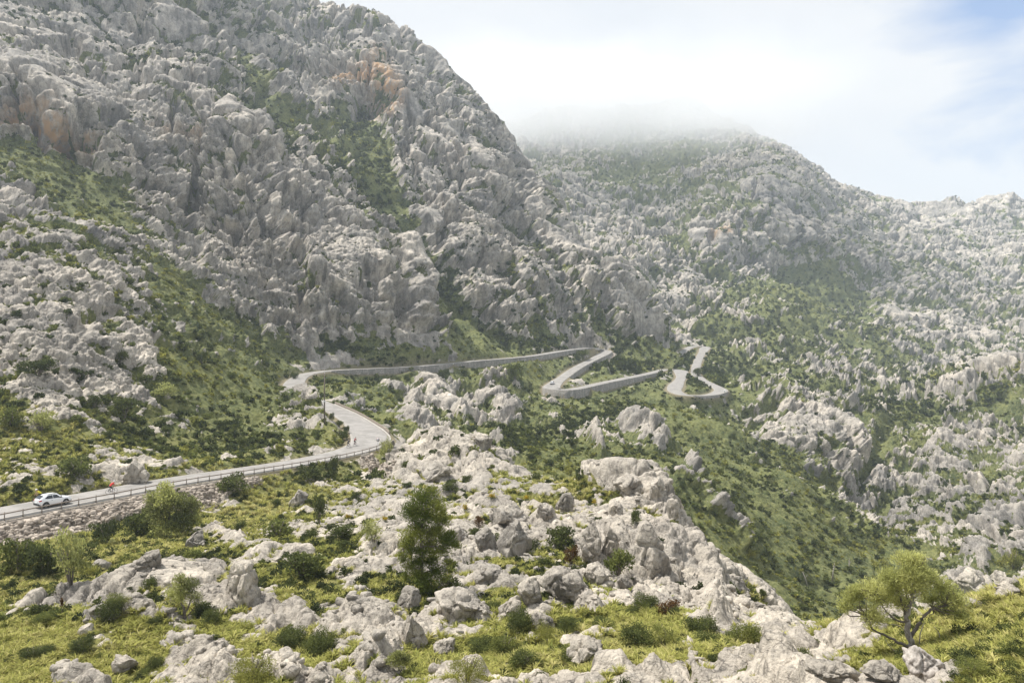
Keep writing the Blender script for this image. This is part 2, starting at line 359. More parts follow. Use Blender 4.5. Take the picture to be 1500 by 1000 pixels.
# far right mountain
stroke([(880,265),(905,262),(930,250)], 11, -4, .05)
stroke([(1120,290),(1150,320),(1160,365)], 24, 5, 1, dark=.6)
stroke([(1050,365),(1110,378)], 9, 3, 1, dark=.4)
stroke([(1475,303)], 11, 15, 1)
stroke([(1392,306)], 14, 8, 1)
stroke([(1330,312)], 9, 6, 1)
stroke([(1130,232)], 10, 8, 1)
stroke([(1020,350),(1090,365)], 10, 2, 1)
stroke([(1045,352),(1060,350)], 7, 0, 1, ochre=.8)
stroke([(1160,400),(1220,420),(1260,450)], 26, -2, .1)
stroke([(1060,300),(1110,300)], 18, 0, .3)
stroke([(1180,270),(1280,300)], 10, 0, .75)
stroke([(1110,440),(1180,480),(1240,520)], 30, 0, .18)
stroke([(1060,540),(1100,560)], 16, 0, .12)
stroke([(1010,400),(990,450)], 14, 2, .9)
stroke([(1310,470),(1420,500)], 30, 2, .8)
stroke([(1240,590),(1330,600)], 18, 0, .1)
stroke([(1150,640),(1230,700)], 36, 3, .85)
stroke([(1290,640),(1360,620)], 14, -1, .05)
stroke([(1440,600),(1500,640)], 12, 0, .15)
stroke([(1380,680),(1490,650)], 26, 3, .85)
stroke([(1430,570),(1490,560)], 14, 4, 1)
stroke([(1240,760),(1270,690),(1300,640)], 12, -3, .1)
stroke([(1300,800),(1290,740)], 14, -3, .1)
# gully slope and the rocky step under the far road
stroke([(610,560),(640,590),(670,620)], 20, 3, .9)
stroke([(700,590),(750,610)], 14, 3, .85)
stroke([(930,640),(960,660)], 18, 4, .9)
stroke([(860,650),(880,680)], 9, 3, .8)
stroke([(1000,690),(1020,705)], 7, 2, .9)
stroke([(1040,745),(1065,765),(1090,800)], 6, 2, .8)
stroke([(800,590),(830,600)], 8, 1, .6, ochre=.3)
stroke([(900,520),(885,540)], 5, 0, .5, scree=.8)
stroke([(860,480),(870,495),(840,500)], 6, -4, 1, dark=.2)
stroke([(770,650),(840,625),(920,612),(1010,595)], 20, 0, .05, bushy=1)
stroke([(730,640),(760,665)], 14, 0, .1, bushy=1)
stroke([(1080,640),(1130,690),(1190,740)], 22, 0, .08, bushy=.7)
stroke([(1010,560),(1070,580)], 12, 0, .1, bushy=.8)
stroke([(870,535),(930,540)], 8, 0, .15, bushy=.8)
stroke([(1020,540),(1080,550)], 14, 0, .1, bushy=.7)
stroke([(470,500),(560,520),(640,515)], 7, 0, .2, bushy=.9)
stroke([(480,560),(560,560)], 8, 0, .1, bushy=.6)
stroke([(300,480),(400,520)], 14, 0, None, bushy=.5)
stroke([(1380,760),(1490,790)], 40, 0, .4, dark=.35, bushy=.5)  # cloud shadow on the ravine slope painted in as darker rock
stroke([(1180,690),(1260,740),(1330,790)], 30, 0, .5, dark=.3, bushy=.4)  # same painted cloud shadow, lower ravine side
stroke([(1400,660),(1490,640)], 26, 0, .5, dark=.3, bushy=.3)  # same painted cloud shadow, upper right
stroke([(100,80),(140,130)], 20, 0, None, bushy=.5); stroke([(190,110),(220,150)], 12, 0, None, bushy=.6)
stroke([(330,30),(400,90)], 22, 0, None, bushy=.7); stroke([(150,230),(250,260)], 14, 0, None, bushy=.5)
stroke([(640,390),(660,420)], 14, 0, None, bushy=.8)
# near ground: rock ribs and green swales
stroke([(600,640),(660,650),(700,690)], 26, 2, 1)
stroke([(560,650),(600,690)], 14, 1, .9)
stroke([(700,745),(760,752),(800,760)], 11, 1.3, 1)
stroke([(860,700),(900,695),(940,695)], 12, 1.5, 1)
stroke([(960,705),(975,740),(985,770)], 12, 1.5, 1)
stroke([(880,790),(930,790),(980,800)], 26, 1.8, 1)
stroke([(1010,800),(1040,850),(1055,900)], 16, 1.5, 1)
stroke([(820,860),(870,890)], 12, .7, .9)
stroke([(640,890),(700,900)], 16, .7, .9)
stroke([(520,900),(580,930),(560,960)], 26, .6, .9)
stroke([(60,885),(130,865),(200,852),(250,838)], 17, .3, 1.1)
stroke([(180,850),(260,860),(310,880)], 19, .3, 1.1)
stroke([(200,900),(250,905)], 13, .6, 1)
stroke([(265,930),(315,950),(330,990)], 24, .4, 1.1)
stroke([(90,995),(150,1003)], 13, .3, 1.1)
stroke([(400,985),(470,1000)], 18, .3, 1)
stroke([(130,905),(180,900)], 10, .3, 1)
stroke([(440,900),(480,915)], 12, .4, 1)
stroke([(310,770),(350,790)], 14, .6, 1)
stroke([(420,790),(500,800)], 20, 0, .02)
stroke([(380,830),(480,850)], 16, 0, .05)
stroke([(30,790),(90,820),(60,860)], 22, 0, .05)
stroke([(170,770),(230,790)], 12, 0, .1)
stroke([(0,960),(100,970),(220,990)], 22, 0, .27)
stroke([(0,920),(90,930)], 16, 0, .25)
stroke([(400,930),(450,960)], 18, 0, .05)
stroke([(700,940),(760,950),(820,960)], 18, 0, .05)
stroke([(740,720),(830,740)], 7, 0, .05)
stroke([(830,770),(880,760)], 8, 0, .1)
stroke([(800,800),(850,820)], 12, 0, .1)
stroke([(700,850),(790,880)], 10, 0, .15)
stroke([(960,920),(1100,935)], 9, 0, .1)
stroke([(1130,925),(1210,915)], 8, .3, 1)
stroke([(1060,960),(1160,950)], 8, .3, 1)
stroke([(1180,985),(1290,990)], 9, .3, 1)
stroke([(1400,900),(1490,950)], 40, 0, 0)
stroke([(1420,880),(1490,868)], 9, .3, 1)
stroke([(1430,845),(1450,850)], 10, .8, 1)
stroke([(1010,940),(1020,980)], 9, .3, 1)
stroke([(880,985),(960,985)], 9, .3, 1)
stroke([(640,965),(700,985)], 12, .3, 1)
# dry-stone bank under the near road
stroke([(0,775),(60,765),(130,755),(200,740),(260,728)], 15, 0, .7, scree=1, soft=2)
stroke([(540,685),(570,690)], 14, 0, .6, scree=.9)

# rocky shoulder inside the upper bend, in front of a stretch of road
ma, mb = up(453, 586, 192), up(475, 593, 184)
sx_, sy_ = Xg - ma[0], Dg - ma[1]; ex_, ey_ = mb[0] - ma[0], mb[1] - ma[1]
h_ = np.clip((sx_ * ex_ + sy_ * ey_) / (ex_ ** 2 + ey_ ** 2), 0, 1)
md = ((sx_ - h_ * ex_) ** 2 + (sy_ - h_ * ey_) ** 2) / 5.5 ** 2
Zg = Zg + 3.9 * np.exp(-md); ROCK = ROCK + (.45 - ROCK) * np.exp(-md)
# ------------------------------------------------------------------ cut and bank for the road
kk, rdist, side = road_query(Xg, Dg)
hw = RW[kk]
ROADM = sstep(hw + .6, hw + 6.0 + 12 * sstep(150, 280, Dg), rdist)                       # 0 on the road bench, 1 away from it
zroad = RC[kk, 2]
right = side > 0
# bank width: wide dry-stone bank below the near road, steep elsewhere
bank = np.where(right, np.where(kk < 150, 5.0, 2.2), 2.6)
m = 1 - sstep(hw + .7, hw + .7 + bank, rdist)
Zb = Zg + (zroad - .35 + .22 * sstep(-.2, .5, rdist - hw) - Zg) * m
# ground kept low in front of the retaining walls: (from, to, side, drop)
WALLS = [((478,543,288), (655,533,339), 1, 1.6, 3.4), ((655,533,339), (862,510,440), 1, 3.4, 1.8), ((886,516,446), (826,552,365), -1, 2.6, 2.4),
         ((806,566,337), (856,567,345), 1, 3.0, 4.4), ((856,567,345), (962,544,428), 1, 3.8, 1.6), ((1012,579,357), (1054,573,378), 1, 1.4, 1.2)]
for (a0, a1, sg_, h0, h1) in WALLS:
    k0, k1 = road_index(*a0), road_index(*a1)
    t_ = (kk - k0) / max(1, k1 - k0); on = (t_ >= 0) & (t_ <= 1) & (side * sg_ > 0) & (rdist > hw + .35) & (rdist < hw + 16)
    hh_ = (h0 + (h1 - h0) * t_) * np.clip(np.minimum(t_, 1 - t_) * 6 + .2, 0, 1)
    cap = zroad - hh_ - .25 * (rdist - hw) + 60 * sstep(7, 16, rdist - hw) ** 2
    Zb = np.where(on, np.minimum(Zb, cap), Zb)
# dry-stone bank all along the outer side of the near road
kq = road_index(330, 693, 112)
bk_ = right * sstep(hw + .3, hw + .9, rdist) * (1 - sstep(hw + 4.5 + 2.5 * np.sin(kk * .21) * np.sin(kk * .083 + 1), hw + 7.5 + 2.5 * np.sin(kk * .21) * np.sin(kk * .083 + 1), rdist)) * (1 - sstep(kq - 8, kq + 10, kk))
SCREE = np.maximum(SCREE * (rdist > hw + .3), bk_); ROCK = np.where(bk_ > .4, .75, ROCK)
below = (rdist < 1e2)
# nothing of the natural ground may stand over the road's outer lip on the side of the view
Zg = np.where(below, Zb, Zg)
ROCK = np.where(rdist < hw + 1.5, ROCK * .3, ROCK)

N0 = normals(Xg, Dg, Zg)
P0 = np.stack([Xg, Dg, Zg], -1)
slope = 1 - N0[..., 2]
# ------------------------------------------------------------------ rock relief from noise
flat = P0.reshape(-1, 3)
cliff = (.9, .9, .5)
nz = gn_eval(flat, [
    dict(name='big', type='noise', scale=(1/95,)*3, detail=3, rough=.5),
    dict(name='patchL', type='noise', scale=(1/26,)*3, detail=5, rough=.62, off=(7, 3, 1)),
    dict(name='patchS', type='noise', scale=(1/7,)*3, detail=4, rough=.6, off=(2, 9, 4)),
    dict(name='ridge', type='noise', scale=(1/44, 1/44, 1/150), detail=4, rough=.55, off=(3, 1, 8)),
    dict(name='v16', type='voronoi', scale=(1/15, 1/15, 1/24), warp=(1/14, 11), cell=True),
    dict(name='v16e', type='voronoi', feature='DISTANCE_TO_EDGE', scale=(1/15, 1/15, 1/24), warp=(1/14, 11)),
    dict(name='v6', type='voronoi', scale=(1/5.5, 1/5.5, 1/10), warp=(1/5, 4.5), cell=True, rot=(.2, .1, .4)),
    dict(name='v6e', type='voronoi', feature='DISTANCE_TO_EDGE', scale=(1/5.5, 1/5.5, 1/10), warp=(1/5, 4.5), rot=(.2, .1, .4)),
    dict(name='w16', type='voronoi', scale=(1/15, 1/15, 1/8), warp=(1/14, 11), cell=True),
    dict(name='w16e', type='voronoi', feature='DISTANCE_TO_EDGE', scale=(1/15, 1/15, 1/8), warp=(1/14, 11)),
    dict(name='w6', type='voronoi', scale=(1/5.5, 1/5.5, 1/3.2), warp=(1/5, 4.5), cell=True, rot=(.25, .1, .4)),
    dict(name='w6e', type='voronoi', feature='DISTANCE_TO_EDGE', scale=(1/5.5, 1/5.5, 1/3.2), warp=(1/5, 4.5), rot=(.25, .1, .4)),
    dict(name='bed', type='noise', scale=(1/70, 1/70, 1/4.2), detail=4, rough=.6, rot=(.12, .06, 0)),
    dict(name='v2', type='voronoi', scale=(1/2.1, 1/2.1, 1/3.2), warp=(1/2, 1.7), cell=True, rot=(.1, .3, .9)),
    dict(name='v2e', type='voronoi', feature='DISTANCE_TO_EDGE', scale=(1/2.1, 1/2.1, 1/3.2), warp=(1/2, 1.7), rot=(.1, .3, .9)),
    dict(name='v07', type='voronoi', scale=(1/.75, 1/.75, 1/1.1), warp=(1/.7, .6), cell=True, rot=(.4, .1, .2)),
    dict(name='fl', type='noise', scale=(1/1.4, 1/1.4, 1/9), detail=3, rough=.6, warp=(1/6, 1.5)),
    dict(name='flf', type='noise', scale=(1/.32, 1/.32, 1/2.6), detail=2, rough=.6, warp=(1/2, .4)),
    dict(name='fine', type='noise', scale=(1/2.6,)*3, detail=6, rough=.62),
    dict(name='fine8', type='noise', scale=(1/9,)*3, detail=5, rough=.6, off=(4, 4, 4)),
    dict(name='rm34', type='noise', nt='RIDGED_MULTIFRACTAL', scale=(1/60, 1/60, 1/100), detail=7, rough=.55, off=(11, 4, 2), normalize=False, warp=(1/30, 14)),
    dict(name='rm6', type='noise', nt='RIDGED_MULTIFRACTAL', scale=(1/9, 1/9, 1/13), detail=6, rough=.6, off=(1, 14, 2), normalize=False, warp=(1/6, 3)),
    dict(name='v40', type='voronoi', scale=(1/36, 1/36, 1/75), warp=(1/20, 18), rot=(0, .35, .2), cell=True),
    dict(name='v40e', type='voronoi', feature='DISTANCE_TO_EDGE', scale=(1/36, 1/36, 1/75), warp=(1/20, 18), rot=(0, .35, .2)),
])
nz = {k_: v_.reshape(NC, NR) for k_, v_ in nz.items()}
def z(nm): a_ = nz[nm]; return np.clip((a_ - a_.mean()) / a_.std(), -2.6, 2.6)
far = sstep(75, 210, Dg)            # 0 in the near ground, 1 on the mountains
# spacing of the mesh, to fade relief that it cannot carry
sp = Dg / 640.0
def carry(wl): return sstep(1.0, 2.6, wl / sp)
steep = sstep(.10, .42, slope)
thr = np.clip(ROCK, -.4, 1) * .80 + .10 * sstep(.25, .6, slope) * far + .06 + .04 * (1 - far)
pn = nz['patchL'] * (.45 + .08 * far) + nz['patchS'] * (.55 - .08 * far)
pn = (pn - .5) * 2.6 + .5
rockh = sstep(-.28, .22, thr - pn)
def cells(nm, edge=None, ew=.07, bulge=.6):
    f1 = nz[nm]; c = nz[nm + '_c']
    h = (c - .5) * 1.1 + (.4 - np.clip(f1, 0, 1) ** 2) * bulge
    if edge is not None: h = h - .8 * np.exp(-(nz[edge] / ew) ** 2)
    return h - h.mean()
rk_ = rockh * ROADM
stp2 = sstep(.18, .40, slope)
far2 = sstep(580, 850, Dg); soft_ = (1 - .08 * far) * (1 - .45 * far2) * (.5 + .5 * np.maximum(stp2, 1 - far))
relief = rk_ * soft_ * ((cells('v16', 'v16e', .05) * stp2 + cells('w16', 'w16e', .05) * (1 - stp2)) * (1.15 * far + .50) * carry(15)
    + (cells('v6', 'v6e', .06) * stp2 + cells('w6', 'w6e', .06) * (1 - stp2)) * (.58 * far + .70) * carry(5.5)
    + cells('v2', 'v2e', .08) * (.54 * far + .32) * carry(2.1)
    + cells('v07') * .08 * carry(.75)
    + (nz['v40_c'] - .5) * far * np.minimum(12, Dg * .024)
    + z('rm34') * far * np.minimum(2.6, Dg * .006) + z('rm6') * (.20 * far + .22) * carry(3)
    + z('bed') * far * stp2 * (1 - .5 * far2) * 1.5
    - far * steep * np.minimum(8, Dg * .018) * np.exp(-(nz['v40e'] / .05) ** 2)
    + z('fl') * (.35 * steep * far + .10 + .16 * steep * (1 - far)) * carry(1.4)
    + z('flf') * (.018 + .03 * steep) * carry(.32))
relief += (.35 + .65 * rk_) * ROADM * z('fine') * (.085 + .13 * far) * carry(2.0)
relief += ROADM * z('fine8') * (.12 + .35 * far * rockh)
lim_ = .75 + 1.5 * far
relief = np.where(relief > 0, lim_ * np.tanh(relief / lim_), relief)       # broad faces, deep joints
ridge_ = far * ROADM * np.minimum(14, Dg * .030) * (.72 - np.exp(-(z('ridge') / .42) ** 2)) * (.3 + .7 * rockh) * .95
# soil and scrub lie in the clefts, bare rock on what stands out
hp = relief - blur1(blur1(relief, 10, 0, 2), 10, 1, 2)
rel = np.clip(hp / (.35 + 1.3 * far), -1, 1)
rock = sstep(-.08, .08, thr - pn + rel * (.26 + .16 * far) + .03)
rock = np.where(SCREE > .4, 1, rock)
blk = np.clip(.5 + (nz['v6_c'] * stp2 + nz['w6_c'] * (1 - stp2) - .5) * .75 + (nz['v2_c'] - .5) * .5 + (nz['v16_c'] - .5) * .35, 0, 1)
dry = np.clip(1 - far + .9 * (nz['big'] - .5), 0, 1)
disp = push + relief + ridge_
disp += far * ROADM * np.minimum(9, Dg * .018) * z('big') * .6
# outcrops stand proud of the soil
disp += rk_ * (.55 + .5 * far) - .35
disp -= (1 - rockh) * .15
# bank of stones
disp += SCREE * sstep(hw + .3, hw + 1.2, rdist) * (cells('v07') * .28 + cells('v2') * .12)
# smooth ground below the lower far hairpin
for q_ in (up(808, 578, 326), up(822, 586, 312), up(845, 580, 330)):
    disp = disp * (1 - np.exp(-((Xg - q_[0]) ** 2 + (Dg - q_[1]) ** 2) / 13.0 ** 2))
# stay under the road
lim = sstep(hw + .3, hw + 1.6, rdist)
disp = np.where(rdist < 60, disp * lim, disp)
G = N0 * disp[..., None]
P = P0 + G
over = (rdist < hw + 1.2)
P[..., 2] = np.where(over, np.minimum(P[..., 2], zroad - .12), P[..., 2])
# on the valley side of the road nothing rises above the tarmac close by
vs = right & (rdist < hw + 7) & (kk < 330)
P[..., 2] = np.where(vs, np.minimum(P[..., 2], zroad - .1 - .05 * np.maximum(0, rdist - hw)), P[..., 2])
ff = (kk >= 300) & (rdist < hw + 22) & (Dg < RC[kk, 1] - .5)
P[..., 2] = np.where(ff, np.minimum(P[..., 2], zroad - .15 - .12 * np.maximum(0, rdist - hw) + 40 * sstep(13, 22, rdist - hw) ** 2), P[..., 2])
Dp = P[..., 1]; Tp = P[..., 2] / Dp; Sp = P[..., 0] / Dp
NRM = normals(P[..., 0], P[..., 1], P[..., 2])
cmax = np.maximum.accumulate(Tp, axis=1)
col_of = lambda s: int(np.clip(np.searchsorted(s_all, s), 1, NC - 2))
def hit(u, v, dmin=12):
    """the ground seen at survey pixel (u, v): point, row, column"""
    s = (u - U0) / F; t = (V0 - v) / F; c = col_of(s)
    ok = (cmax[c] >= t) & (Dp[c] > dmin)
    r = int(np.argmax(ok)) if ok.any() else NR - 1
    return P[c, r].copy(), c, r
def ground(x, y):
    """height of the ground at plan position (x, y)"""
    c = col_of(x / y); r = int(np.clip(np.searchsorted(Dp[c] if False else Dg[c], y), 1, NR - 2))
    return float(P[c, r, 2])

idx = np.arange(NC * NR).reshape(NC, NR)
Fq = np.stack([idx[:-1, :-1], idx[1:, :-1], idx[1:, 1:], idx[:-1, 1:]], -1).reshape(-1, 4)
# ------------------------------------------------------------------ materials
def new_mat(name):
    m = bpy.data.materials.new(name); m.use_nodes = True
    nt = m.node_tree; nt.nodes.clear()
    out = nt.nodes.new('ShaderNodeOutputMaterial'); b = nt.nodes.new('ShaderNodeBsdfPrincipled')
    nt.links.new(b.outputs[0], out.inputs[0])
    return m, nt, b
class NB:
    """small node-building shorthand"""
    def __init__(s, nt): s.nt = nt
    def n(s, t, **kw):
        x = s.nt.nodes.new(t)
        for k_, v_ in kw.items(): setattr(x, k_, v_)
        return x
    def put(s, sock, val):
        if hasattr(val, 'is_linked') or isinstance(val, bpy.types.NodeSocket): s.nt.links.new(val, sock)
        else: sock.default_value = val
    def math(s, op, a, b=0.0, clamp=False):
        x = s.n('ShaderNodeMath', operation=op, use_clamp=clamp); s.put(x.inputs[0], a); s.put(x.inputs[1], b); return x.outputs[0]
    def mix(s, f, a, b):
        x = s.n('ShaderNodeMix', data_type='RGBA'); s.put(x.inputs[0], f)
        s.put(x.inputs[6], a if not isinstance(a, tuple) else (*a, 1)); s.put(x.inputs[7], b if not isinstance(b, tuple) else (*b, 1)); return x.outputs[2]
    def noise(s, vec, scale, detail=3, rough=.55, dist=0.0):
        x = s.n('ShaderNodeTexNoise'); x.inputs['Scale'].default_value = scale; x.inputs['Detail'].default_value = detail
        x.inputs['Roughness'].default_value = rough; x.inputs['Distortion'].default_value = dist
        if vec is not None: s.put(x.inputs['Vector'], vec)
        return x.outputs[0]
    def scalev(s, vec, sc_):
        x = s.n('ShaderNodeMapping'); x.inputs['Scale'].default_value = sc_; s.put(x.inputs['Vector'], vec); return x.outputs[0]
    def ramp(s, f, lo, hi, a=0.0, b=1.0):
        x = s.n('ShaderNodeMapRange'); s.put(x.inputs[0], f); x.inputs[1].default_value = lo; x.inputs[2].default_value = hi
        x.inputs[3].default_value = a; x.inputs[4].default_value = b; return x.outputs[0]
    def attr(s, nm):
        x = s.n('ShaderNodeAttribute', attribute_name=nm); return x.outputs['Fac']
    def pos(s): return s.n('ShaderNodeNewGeometry').outputs['Position']
    def obj(s): return s.n('ShaderNodeTexCoord').outputs['Object']
    def bump(s, bsdf, h, strength, dist):
        x = s.n('ShaderNodeBump'); x.inputs['Strength'].default_value = strength; x.inputs['Distance'].default_value = dist
        s.put(x.inputs['Height'], h); s.nt.links.new(x.outputs[0], bsdf.inputs['Normal'])

ROCK_LIGHT, ROCK_MID, ROCK_DARK = (.66, .59, .49), (.43, .385, .32), (.155, .14, .12)
def rock_colour(b, p):
    """pale grey karst limestone: bleached tops, grey patina, dark water runnels on steep faces, lichen"""
    big = b.noise(p, .035, 5, .65); mid = b.noise(p, .32, 6, .68); sml = b.noise(p, 1.9, 5, .7)
    c = b.mix(b.ramp(mid, .36, .62), ROCK_MID, ROCK_LIGHT)
    c = b.mix(b.ramp(big, .44, .64, 0, .6), c, (.27, .255, .235))
    nzv = b.n('ShaderNodeSeparateXYZ'); b.nt.links.new(b.n('ShaderNodeNewGeometry').outputs['Normal'], nzv.inputs[0])
    stp = b.ramp(nzv.outputs[2], .8, .35)
    streak = b.mix(b.attr('near'), b.noise(b.scalev(p, (.22, .22, .035)), 1.0, 6, .7), b.noise(b.scalev(p, (1.1, 1.1, .10)), 1.0, 6, .68))
    c = b.mix(b.math('MULTIPLY', b.ramp(streak, .46, .64, 0, .85), b.math('ADD', b.math('MULTIPLY', stp, .75), .25)), c, ROCK_DARK)
    c = b.mix(b.ramp(sml, .52, .70, 0, .75), c, (.17, .16, .145))
    c = b.mix(b.ramp(b.noise(p, .75, 6, .75), .56, .72, 0, .7), c, (.20, .185, .165))
    # joints and cracks
    wn = b.n('ShaderNodeTexNoise'); wn.inputs['Scale'].default_value = .5; wn.inputs['Detail'].default_value = 4; b.put(wn.inputs['Vector'], p)
    wv = b.n('ShaderNodeVectorMath', operation='MULTIPLY_ADD'); b.nt.links.new(wn.outputs['Color'], wv.inputs[0]); wv.inputs[1].default_value = (2.6, 2.6, 2.6); b.put(wv.inputs[2], p)
    for s_, w_ in ((.42, .035), (1.3, .05)):
        ve = b.n('ShaderNodeTexVoronoi', feature='DISTANCE_TO_EDGE'); ve.inputs['Scale'].default_value = s_; b.nt.links.new(wv.outputs[0], ve.inputs['Vector'])
        c = b.mix(b.math('MULTIPLY', b.ramp(ve.outputs[0], 0, w_, .75, 0), b.ramp(mid, .56, .42)), c, (.10, .09, .08))
    return c

MAT = {}
m, nt, bs = new_mat('terrain'); b = NB(nt); p = b.pos()
rock_c = rock_colour(b, p)
och = b.attr('ochre')
on = b.noise(b.scalev(p, (.25, .25, .12)), 1.0, 5, .65)
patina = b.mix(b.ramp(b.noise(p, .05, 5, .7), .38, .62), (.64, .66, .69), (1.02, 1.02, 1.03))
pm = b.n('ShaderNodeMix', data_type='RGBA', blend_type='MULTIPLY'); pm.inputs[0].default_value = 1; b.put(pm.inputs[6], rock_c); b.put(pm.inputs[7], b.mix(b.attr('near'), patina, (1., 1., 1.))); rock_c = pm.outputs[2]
bm_ = b.n('ShaderNodeMix', data_type='RGBA', blend_type='MULTIPLY'); bm_.inputs[0].default_value = 1; b.put(bm_.inputs[6], rock_c); b.put(bm_.inputs[7], b.mix(b.attr('block'), (.78, .78, .79), (1.1, 1.09, 1.07))); rock_c = bm_.outputs[2]
rock_c = b.mix(b.math('MULTIPLY', b.math('MULTIPLY', och, 1.0, True), b.ramp(on, .38, .56)), rock_c, (.43, .27, .145))
rock_c = b.mix(b.math('MULTIPLY', b.attr('dark'), .8), rock_c, (.12, .115, .11))  # dark attribute: includes cave shade and cloud shadow put into the rock colour
scr = b.attr('scree')
rock_c = b.mix(b.math('MULTIPLY', scr, .8), rock_c, b.mix(b.ramp(b.noise(p, 1.7, 4, .7), .3, .7), (.22, .18, .14), (.48, .41, .33)))
gn1 = b.noise(p, .12, 5, .65); gn2 = b.noise(p, 1.1, 5, .7); gn3 = b.noise(b.scalev(p, (1, 1, 1)), .022, 3, .5)
grass = b.mix(b.ramp(gn1, .36, .62), (.12, .135, .04), (.235, .215, .066))
grass = b.mix(b.ramp(gn2, .48, .68), grass, (.33, .295, .12))
grass = b.mix(b.ramp(gn2, .50, .30, 0, .65), grass, (.06, .072, .024))
grass = b.mix(b.ramp(gn3, .48, .66, 0, .5), grass, (.11, .125, .04))
hill = b.mix(b.ramp(gn1, .36, .62), (.072, .09, .036), (.155, .165, .06)); hill = b.mix(b.ramp(gn2, .5, .7, 0, .8), hill, (.25, .235, .095)); hill = b.mix(b.ramp(gn2, .50, .32, 0, .7), hill, (.035, .045, .02))
grass = b.mix(b.attr('dry'), hill, grass)
grass = b.mix(b.math('MULTIPLY', b.attr('soil'), 1.0), grass, (.22, .18, .125))
edge = b.math('ADD', b.attr('rock'), b.ramp(b.noise(p, .9, 5, .7), 0, 1, -.45, .45))
colr = b.mix(b.ramp(edge, .42, .58), grass, rock_c)
nt.links.new(colr, bs.inputs['Base Color']); bs.inputs['Roughness'].default_value = .9; bs.inputs['Specular IOR Level'].default_value = .15
hb = b.math('ADD', b.noise(b.scalev(p, (1, 1, .45)), .8, 8, .68), b.math('MULTIPLY', b.noise(p, 5.0, 4, .7), .35))
b.bump(bs, hb, .8, .9)
MAT['terrain'] = m
soil = np.where(rdist < hw + 3.0, 1 - sstep(hw + .8, hw + 2.6, rdist), 0) * .8
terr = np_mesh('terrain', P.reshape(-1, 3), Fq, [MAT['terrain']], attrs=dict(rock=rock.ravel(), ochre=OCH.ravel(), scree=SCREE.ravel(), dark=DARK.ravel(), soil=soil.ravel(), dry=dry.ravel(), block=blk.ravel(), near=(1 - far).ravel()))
tag(link(bpy.data.objects.new('terrain', terr)), kind='structure')
# ------------------------------------------------------------------ road, kerb, walls, rails
m, nt, bs = new_mat('asphalt'); b = NB(nt); p = b.pos()
c = b.mix(b.ramp(b.noise(p, .35, 5, .7), .40, .60), (.195, .182, .165), (.28, .262, .24))
c = b.mix(b.ramp(b.noise(p, 6.0, 4, .7), .45, .75, 0, .5), c, (.17, .162, .15))
c = b.mix(b.math('MULTIPLY', b.attr('edge'), b.ramp(b.noise(p, 1.2, 3, .6), .3, .7)), c, (.36, .335, .295))
nt.links.new(c, bs.inputs['Base Color']); bs.inputs['Roughness'].default_value = .85; MAT['asphalt'] = m
m, nt, bs = new_mat('concrete'); b = NB(nt); p = b.pos()
c = b.mix(b.ramp(b.noise(p, .8, 5, .65), .3, .7), (.30, .275, .24), (.46, .43, .39)); nt.links.new(c, bs.inputs['Base Color']); bs.inputs['Roughness'].default_value = .9
b.bump(bs, b.noise(p, 5, 4), .4, .1); MAT['concrete'] = m
m, nt, bs = new_mat('wall stone'); b = NB(nt); p = b.pos()
vo = b.n('ShaderNodeTexVoronoi', feature='DISTANCE_TO_EDGE'); b.put(vo.inputs['Vector'], b.scalev(p, (1.3, 1.3, 2.2))); vo.inputs['Scale'].default_value = 1
vc = b.n('ShaderNodeTexVoronoi'); b.put(vc.inputs['Vector'], b.scalev(p, (1.3, 1.3, 2.2))); vc.inputs['Scale'].default_value = 1
sep = b.n('ShaderNodeSeparateXYZ'); nt.links.new(vc.outputs['Color'], sep.inputs[0])
c = b.mix(sep.outputs[0], (.19, .17, .145), (.36, .33, .285))
c = b.mix(b.ramp(b.noise(b.scalev(p, (.45, .45, .08)), 1, 5, .65), .42, .62, 0, .8), c, (.16, .15, .13))
c = b.mix(b.ramp(vo.outputs[0], .0, .08, .7, 0), c, (.11, .10, .085))
nt.links.new(c, bs.inputs['Base Color']); bs.inputs['Roughness'].default_value = .9
b.bump(bs, b.ramp(vo.outputs[0], 0, .12), .7, .1); MAT['wallstone'] = m
def plain(name, col, rough=.6, metal=0.0, spec=.5, coat=0.0, var=.25, vscale=3.0):
    m, nt, bs = new_mat(name); b = NB(nt); p = b.obj()
    c = b.mix(b.ramp(b.noise(p, vscale, 4, .6), .3, .7), tuple(x * (1 - var) for x in col), tuple(min(1, x * (1 + var * .5)) for x in col))
    nt.links.new(c, bs.inputs['Base Color']); bs.inputs['Roughness'].default_value = rough; bs.inputs['Metallic'].default_value = metal
    bs.inputs['Specular IOR Level'].default_value = spec; bs.inputs['Coat Weight'].default_value = coat
    return m

def strip(ks, offs):
    """vertices of a ribbon along road samples ks; offs = list of (signed offset beyond axis given half width, dz)"""
    V = []
    for k_ in ks:
        for (fo, dz) in offs:
            o = fo(k_) if callable(fo) else fo
            dzz = dz(k_) if callable(dz) else dz
            V.append((RC[k_, 0] + nrm[k_, 0] * o, RC[k_, 1] + nrm[k_, 1] * o, RC[k_, 2] + dzz))
    w = len(offs); n_ = len(ks)
    Fc = [(i * w + j, i * w + j + 1, (i + 1) * w + j + 1, (i + 1) * w + j) for i in range(n_ - 1) for j in range(w - 1)]
    return np.array(V), np.array(Fc)
allk = list(range(len(RC)))
V, Fc = strip(allk, [(lambda k_: -RW[k_] - .1, -.8), (lambda k_: -RW[k_], 0), (lambda k_: -RW[k_] + .5, .02), (0, .06), (lambda k_: RW[k_] - .5, .02), (lambda k_: RW[k_], 0), (lambda k_: RW[k_] + .1, -.8)])
edge = np.tile([1, 1, .1, 0, .1, 1, 1], len(allk))
tag(link(bpy.data.objects.new('road', np_mesh('road', V, Fc[:, ::-1], [MAT['asphalt']], attrs=dict(edge=edge)))), kind='structure')

